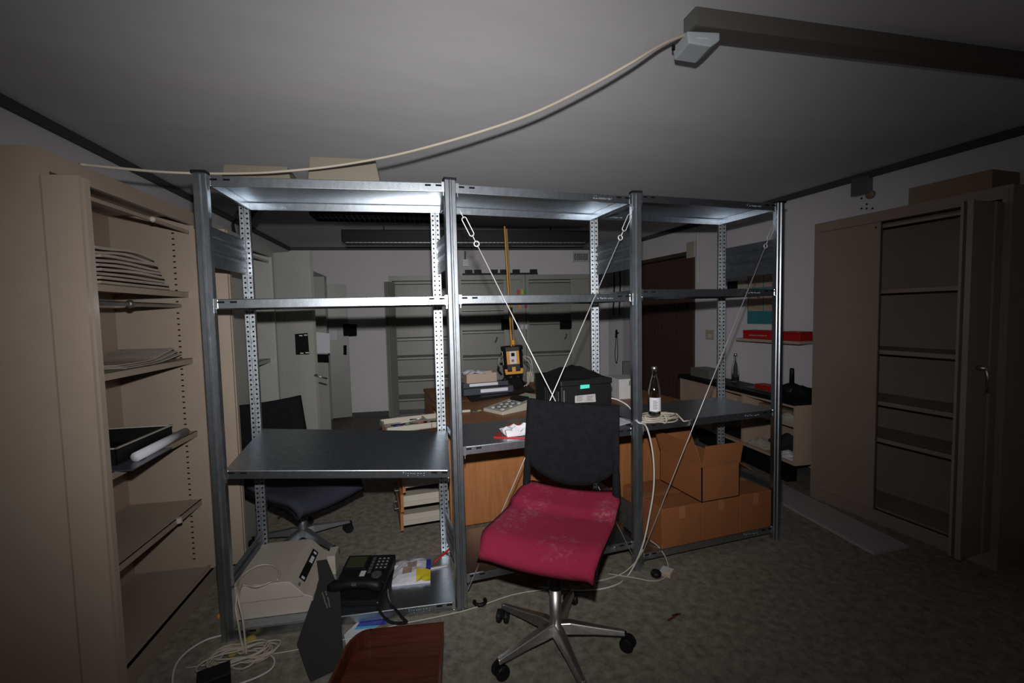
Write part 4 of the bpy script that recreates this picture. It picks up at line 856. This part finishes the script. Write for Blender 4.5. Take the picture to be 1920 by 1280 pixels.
p=onx(1638,365,XR); mb=MB(); mb.lathe([(.028,0),(.030,.02),(.02,.03)],14,Matrix.Translation((xr(p[1]),p[1],p[2]))@Matrix.Rotation(-PI/2,4,'Y')); solo('wall_plug',mb,'cardd','tan round plug on the right wall under grey box','plug',smooth=True)
hs_=MB()
for x,y in ((1619,391),(1629,383),(1629,391),(1640,391),(1619,372)):
    p=onx(x,y,XR); hs_.lathe([(.007,0),(.007,.002)],8,Matrix.Translation((xr(p[1])-.001,p[1],p[2]))@Matrix.Rotation(-PI/2,4,'Y'))
o=part('drill_holes',hs_,'hole',bpy.data.objects['wall_right'])
# back wall fittings
def bwp(x,y,off=0.): return onpl(x,y,BW-bn*off,bn)
q=[bwp(1076,474),bwp(1102,474),bwp(1102,490),bwp(1076,490)]
vt=thing('vent_grille','white vent grille with upright slots on the back wall','vent',(*q[2][:2],q[2][2]))
mb=MB(); mb.slab([bwp(1074,472,-.03),bwp(1105,472,-.03),bwp(1105,491,-.03),bwp(1074,491,-.03)],(*(-bn*.05),0)); part('grille_plate',mb,'white',vt,world=True)
for k in range(7): mb=MB(); x=1077.5+k*3.7; mb.slab([bwp(x,475,.021),bwp(x+1.7,475,.021),bwp(x+1.7,488,.021),bwp(x,488,.021)],(*(bn*.002),0)); part('slot',mb,'hole',vt,world=True)
mb=MB(); mb.slab([bwp(867,487,-.03),bwp(878,487,-.03),bwp(878,500,-.03),bwp(867,500,-.03)],(*(-bn*.07),0)); o=solo('socket_box',mb,'alu','grey socket box with cord on the back wall','socket')
mb=MB(); a=bwp(872,488,.01); b=bwp(872,471,.01); mb.tube([a,b],.012,8); T=Matrix.Translation(-o.location); mb.v=[tuple(T@Vector(p)) for p in mb.v]; part('cord',mb,'greyd',o)
# hanging slats / strips in the far right corner, black cord loop
XB=xr(3.65)-.07; yb0=onx(1127,600,XB)[1]; yb1=onx(1166,600,XB)[1]; yb0=min(yb0,3.93)
vb=thing('vertical_blind','pale vertical blind slats hanging in the far right corner','blind',(XB,(yb0+yb1)/2,.30))
for k in range(11):
    yy=yb0+(yb1-yb0)*k/10; mb=MB(); T=Matrix.Translation((XB,yy,0))@Matrix.Rotation(-.95,4,'Z'); mb.box(-.021,.021,-.002,.002,.30,2.10,T); part('slat',mb,'blind',vb,world=True)
mb=MB(); mb.box(XB-.03,XB+.03,yb1-.04,yb0+.03,2.10,2.15); part('head_rail',mb,'white',vb,world=True)
mb=MB(); mb.box(XB+.03,xr(3.65)+.01,(yb0+yb1)/2-.02,(yb0+yb1)/2+.02,2.11,2.14); part('wall_bracket',mb,'white',vb,world=True)
Xc=xr(3.5)-.02
P=[onx(x,y,Xc-.1) for x,y in ((1156,625),(1154,650),(1153,668),(1156,681),(1158,668),(1158,650),(1157,625))]
lo=thing('cord_loop','black cord loop hanging on a hook in the far corner','cord',tuple(P[3]))
mb=MB(); mb.tube(spline(P,6),.005,6); part('cord',mb,'blackcab',lo,world=True,smooth=True)
mb=MB(); p=P[0]; mb.tube([p,p+np.array([.03,0,.01])],.012,8); mb.tube([p+np.array([0,0,.05]),p+np.array([0.02,.05,-.06])],.014,8); part('hook',mb,'black',lo,world=True)
for k,x in enumerate((1151,1162)):
    P=[onx(x+dx,y,Xc-.12) for dx,y in ((0,505),(.8,530),(0,560),(-1,580),(0,590))]; mb=MB(); mb.tube(spline(P,5),.010,6); solo('black_strap',mb,'black','black strap hanging before the pale blind, '+('nearer the back wall' if k==0 else 'nearer the brown door'),'strap','straps in the far corner',smooth=True)
# ------------------------------------------------------------------ ceiling: lamps, trunking, cable
def louvre(label,x0,x1,y0,y1,zb2,zt,rz,n):
    cx,cy=(x0+x1)/2,(y0+y1)/2; t=thing('louvre_lamp',label,'lamp',(cx,cy,zb2),rz); a,b,c,d=x0-cx,x1-cx,y0-cy,y1-cy; h=zt-zb2
    mb=MB(); mb.box(a,b,c,c+.008,.0,h).box(a,b,d-.008,d,0,h).box(a,a+.008,c,d,0,h).box(b-.008,b,c,d,0,h).box(a,b,c,d,h-.008,h); part('housing',mb,'black',t)
    mb=MB(); mb.box(a+.008,b-.008,-.003,.003,.004,.035); part('spine',mb,'alu',t)
    for s_ in (-1,1): mb=MB(); mb.tube([(a+.04,s_*(d-c)*.25,.06),(b-.04,s_*(d-c)*.25,.06)],.013,8); part('tube',mb,'white',t,smooth=True)
    me=MB().box(-.0012,.0012,c+.009,d-.009,.004,.035).mesh('louvre_blade','alu')
    for k in range(n): inst('louvre_blade',me,t,(a+.02+(b-a-.04)*k/(n-1),0,0))
    return t
louvre('dark louvred ceiling lamp above the first bay of the rack',-.77,.55,2.06,2.36,ZC-.085,ZC,-.12,30)
louvre('long dark louvred lamp near the back wall above the cabinets',-.56,2.05,2.72,2.98,2.165,2.285,-.165,60)
hl=[o for o in bpy.data.objects if o.name.startswith('louvre_lamp')][-1]
for x in (-.9,.9): mb=MB(); mb.tube([(x,0,.12),(x,0,ZC-2.165)],.006,6); part('hanger',mb,'black',hl)
tk=thing('cable_trunking','grey cable trunking running across the ceiling to the right wall','trunking',(.64,-.80,ZC-.055),math.atan2(-.14,1.45))
mb=MB(); mb.box(0,2.45,-.032,.032,0,.0548); part('channel',mb,'trunk',tk); mb=MB(); mb.box(0,2.45,-.034,.034,-.004,0); part('cover',mb,'trunk',tk)
mb=MB(); mb.box(-.004,0,-.032,.032,0,.054); part('end_cap',mb,'greyd',tk)
sn=thing('ceiling_sensor','small white wedge sensor under the end of the trunking','sensor',(.675,-.775,2.285-.052),-.2)
mb=MB(); mb.slab([(-.05,-.05,.045),(.06,-.05,.045),(.06,-.05,.02),(.03,-.05,0),(-.045,-.05,.008)],(0,.10,0)); part('sensor_body',mb,'bronze',sn,bevel=.004)
mb=MB(); mb.lathe([(.006,0),(.006,.015)],8,Matrix.Translation((-.062,.02,.025))); part('cable_plug',mb,'black',sn)
mb=MB(); mb.box(-.02,.02,-.052,-.050,.02,.026); part('indicator',mb,'white',sn)
P=[]
for x,y,z in ((1292,62,2.285),(1240,84,2.25),(1180,120,2.20),(1100,164,2.165),(1000,212,2.14),(900,247,2.115),(800,276,2.09),(720,295,2.075),(620,312,2.055),(520,322,2.03),(450,325,2.025),(376,325,2.0195),(300,322,2.0),(220,315,1.975),(150,308,1.953)): P.append(onz(x,y,z))
mb=MB(); mb.tube(spline(P,6),.0055,8); solo('hanging_cable',mb,'cable','cream cable hanging from trunking over the rack to beige cabinet','cable',smooth=True)
# boxes on the rack top
for k,(xa,xb,ya_,h,lab) in enumerate(((-.965,-.665,.30,.11,'beige plastic tray cover on the rack top nearest the beige cabinet'),(-.60,-.275,.22,.15,'beige tapered plastic cover with dark base on the rack top near the post'))):
    t=thing('plastic_cover',lab,'cover',((xa+xb)/2,ya_+.1,1.9895),a1*.8); hw=(xb-xa)/2
    mb=MB(); vs=[(-hw,-.1,.012),(hw,-.1,.012),(hw,.1,.012),(-hw,.1,.012),(-hw+.01,-.08,h),(hw-.025,-.08,h),(hw-.025,.09,h),(-hw+.01,.09,h)]; mb.add(vs,[(0,3,2,1),(4,5,6,7),(0,1,5,4),(1,2,6,5),(2,3,7,6),(3,0,4,7)]); part('cover_shell',mb,'coverp',t,bevel=.004)
    mb=MB(); mb.box(-hw+.005,hw-.005,-.095,.095,0,.012); part('dark_base',mb,'black',t)
# ------------------------------------------------------------------ content of the near left cabinet
def LB_(x,y,z): return L2W(x,y,z)
def lsolo(nm,mb,m,label,cat,grp=None,**k):
    mb.v=[tuple(TL@Vector(p)) for p in mb.v]; return solo(nm,mb,m,label,cat,grp,**k)
for k in range(9):
    r1,r2=random.uniform(-.03,.03),random.uniform(-.02,.02); z=1.5455+k*.0165; x0,x1=.34+r1,.86-.035*k*.5+r2; yy=.07+random.uniform(0,.02)
    mb=MB(); ph_=random.uniform(0,6)
    fn=lambda u,v,x0=x0,x1=x1,z=z,yy=yy,ph_=ph_,k=k:(x0+(x1-x0)*u,yy+.26*v,z+.0155+(.004*k/8)*math.sin(u*7+ph_)+(.010*(k/8))*math.sin(PI*u))
    mb.grid(fn,10,3,lambda u,v,fn=fn,k=k:(fn(u,v)[0],fn(u,v)[1],fn(u,v)[2]-.0105))
    lsolo('newspaper',mb,'newsp',(['bottom','second','third','fourth','middle','sixth','seventh','eighth','topmost'][k])+(' newspaper of the stack on the beige cabinet shelf' if k in (0,4,8) else ' newspaper from the shelf up in the beige cabinet stack'),'newspaper','newspapers on the upper shelf')
for k in range(3):
    mb=MB(); fn=lambda u,v,k=k:(.45+.42*u-.03*k,.06+.24*v,1.2055+.006+.008*k+.05*max(0,u-.55)*(1+.4*k)); mb.grid(fn,8,3,lambda u,v,fn=fn:(fn(u,v)[0],fn(u,v)[1],fn(u,v)[2]-.004)); lsolo('paper_sheaf',mb,'newsp',['bottom','middle','top'][k]+' curling paper sheaf on the beige cabinet middle shelf','paper','papers on the middle shelf')
st=thing('shallow_tray','dark shallow tray with pale rim in the beige cabinet','tray',tuple(LB_(.58,.22,.8225)),ang)
mb=MB(); mb.box(-.2,.2,-.14,.14,0,.005).box(-.2,.2,-.14,-.135,0,.07).box(-.2,.2,.135,.14,0,.07).box(-.2,-.195,-.14,.14,0,.07).box(.195,.2,-.14,.14,0,.07); part('tray_body',mb,'black',st)
mb=MB(); mb.box(-.202,.202,-.144,-.134,.07,.075).box(-.202,.202,.134,.144,.07,.075).box(-.202,-.194,-.144,.144,.07,.075).box(.194,.202,-.144,.144,.07,.075); part('pale_rim',mb,'creamlt',st)
mb=MB(); mb.tube([(.42,.035,.845),(.84,.052,.845)],.020,14); lsolo('paper_roll',mb,'paper','white paper roll lying at the shelf edge in beige cabinet','paper roll',smooth=True)
mb=MB(); mb.slab([(.30,-.02,.8235),(.62,.0,.8235),(.60,.10,.8235),(.32,.10,.8235)],(0,0,.003)); lsolo('paper_sheet',mb,'smoke','dark translucent sheet jutting from the beige cabinet shelf','sheet')
# lamp shade on the second cabinet
ps_=onz(478,462,1.925); t=thing('desk_lamp','dark folded desk lamp lying on top of the grey cabinet','lamp',(-1.20,1.55,1.921))
mb=MB(); mb.lathe([(.07,0),(.07,.015),(.02,.02)],16); part('lamp_base',mb,'black',t,smooth=True)
mb=MB(); mb.tube([(0,0,.015),(-.02,.02,.16),(.05,.0,.26)],.008,8); part('lamp_arm',mb,'black',t); mb=MB(); mb.lathe([(.02,0),(.03,.03),(.075,.12)],18,Matrix.Translation((.05,0,.27))@Matrix.Rotation(2.2,4,'Y')); part('lamp_shade',mb,'black',t)
# ------------------------------------------------------------------ white shelf board on the floor
q=[onz(1468,947,0),onz(1638,1041,0),onz(1704,1028,0),onz(1468,911,0)]
mb=MB(); mb.slab(q,(0,0,.018)); bd=solo('laminate_board',mb,'board','white laminated shelf board lying on the floor before the taupe cabinet','board',bevel=.001)
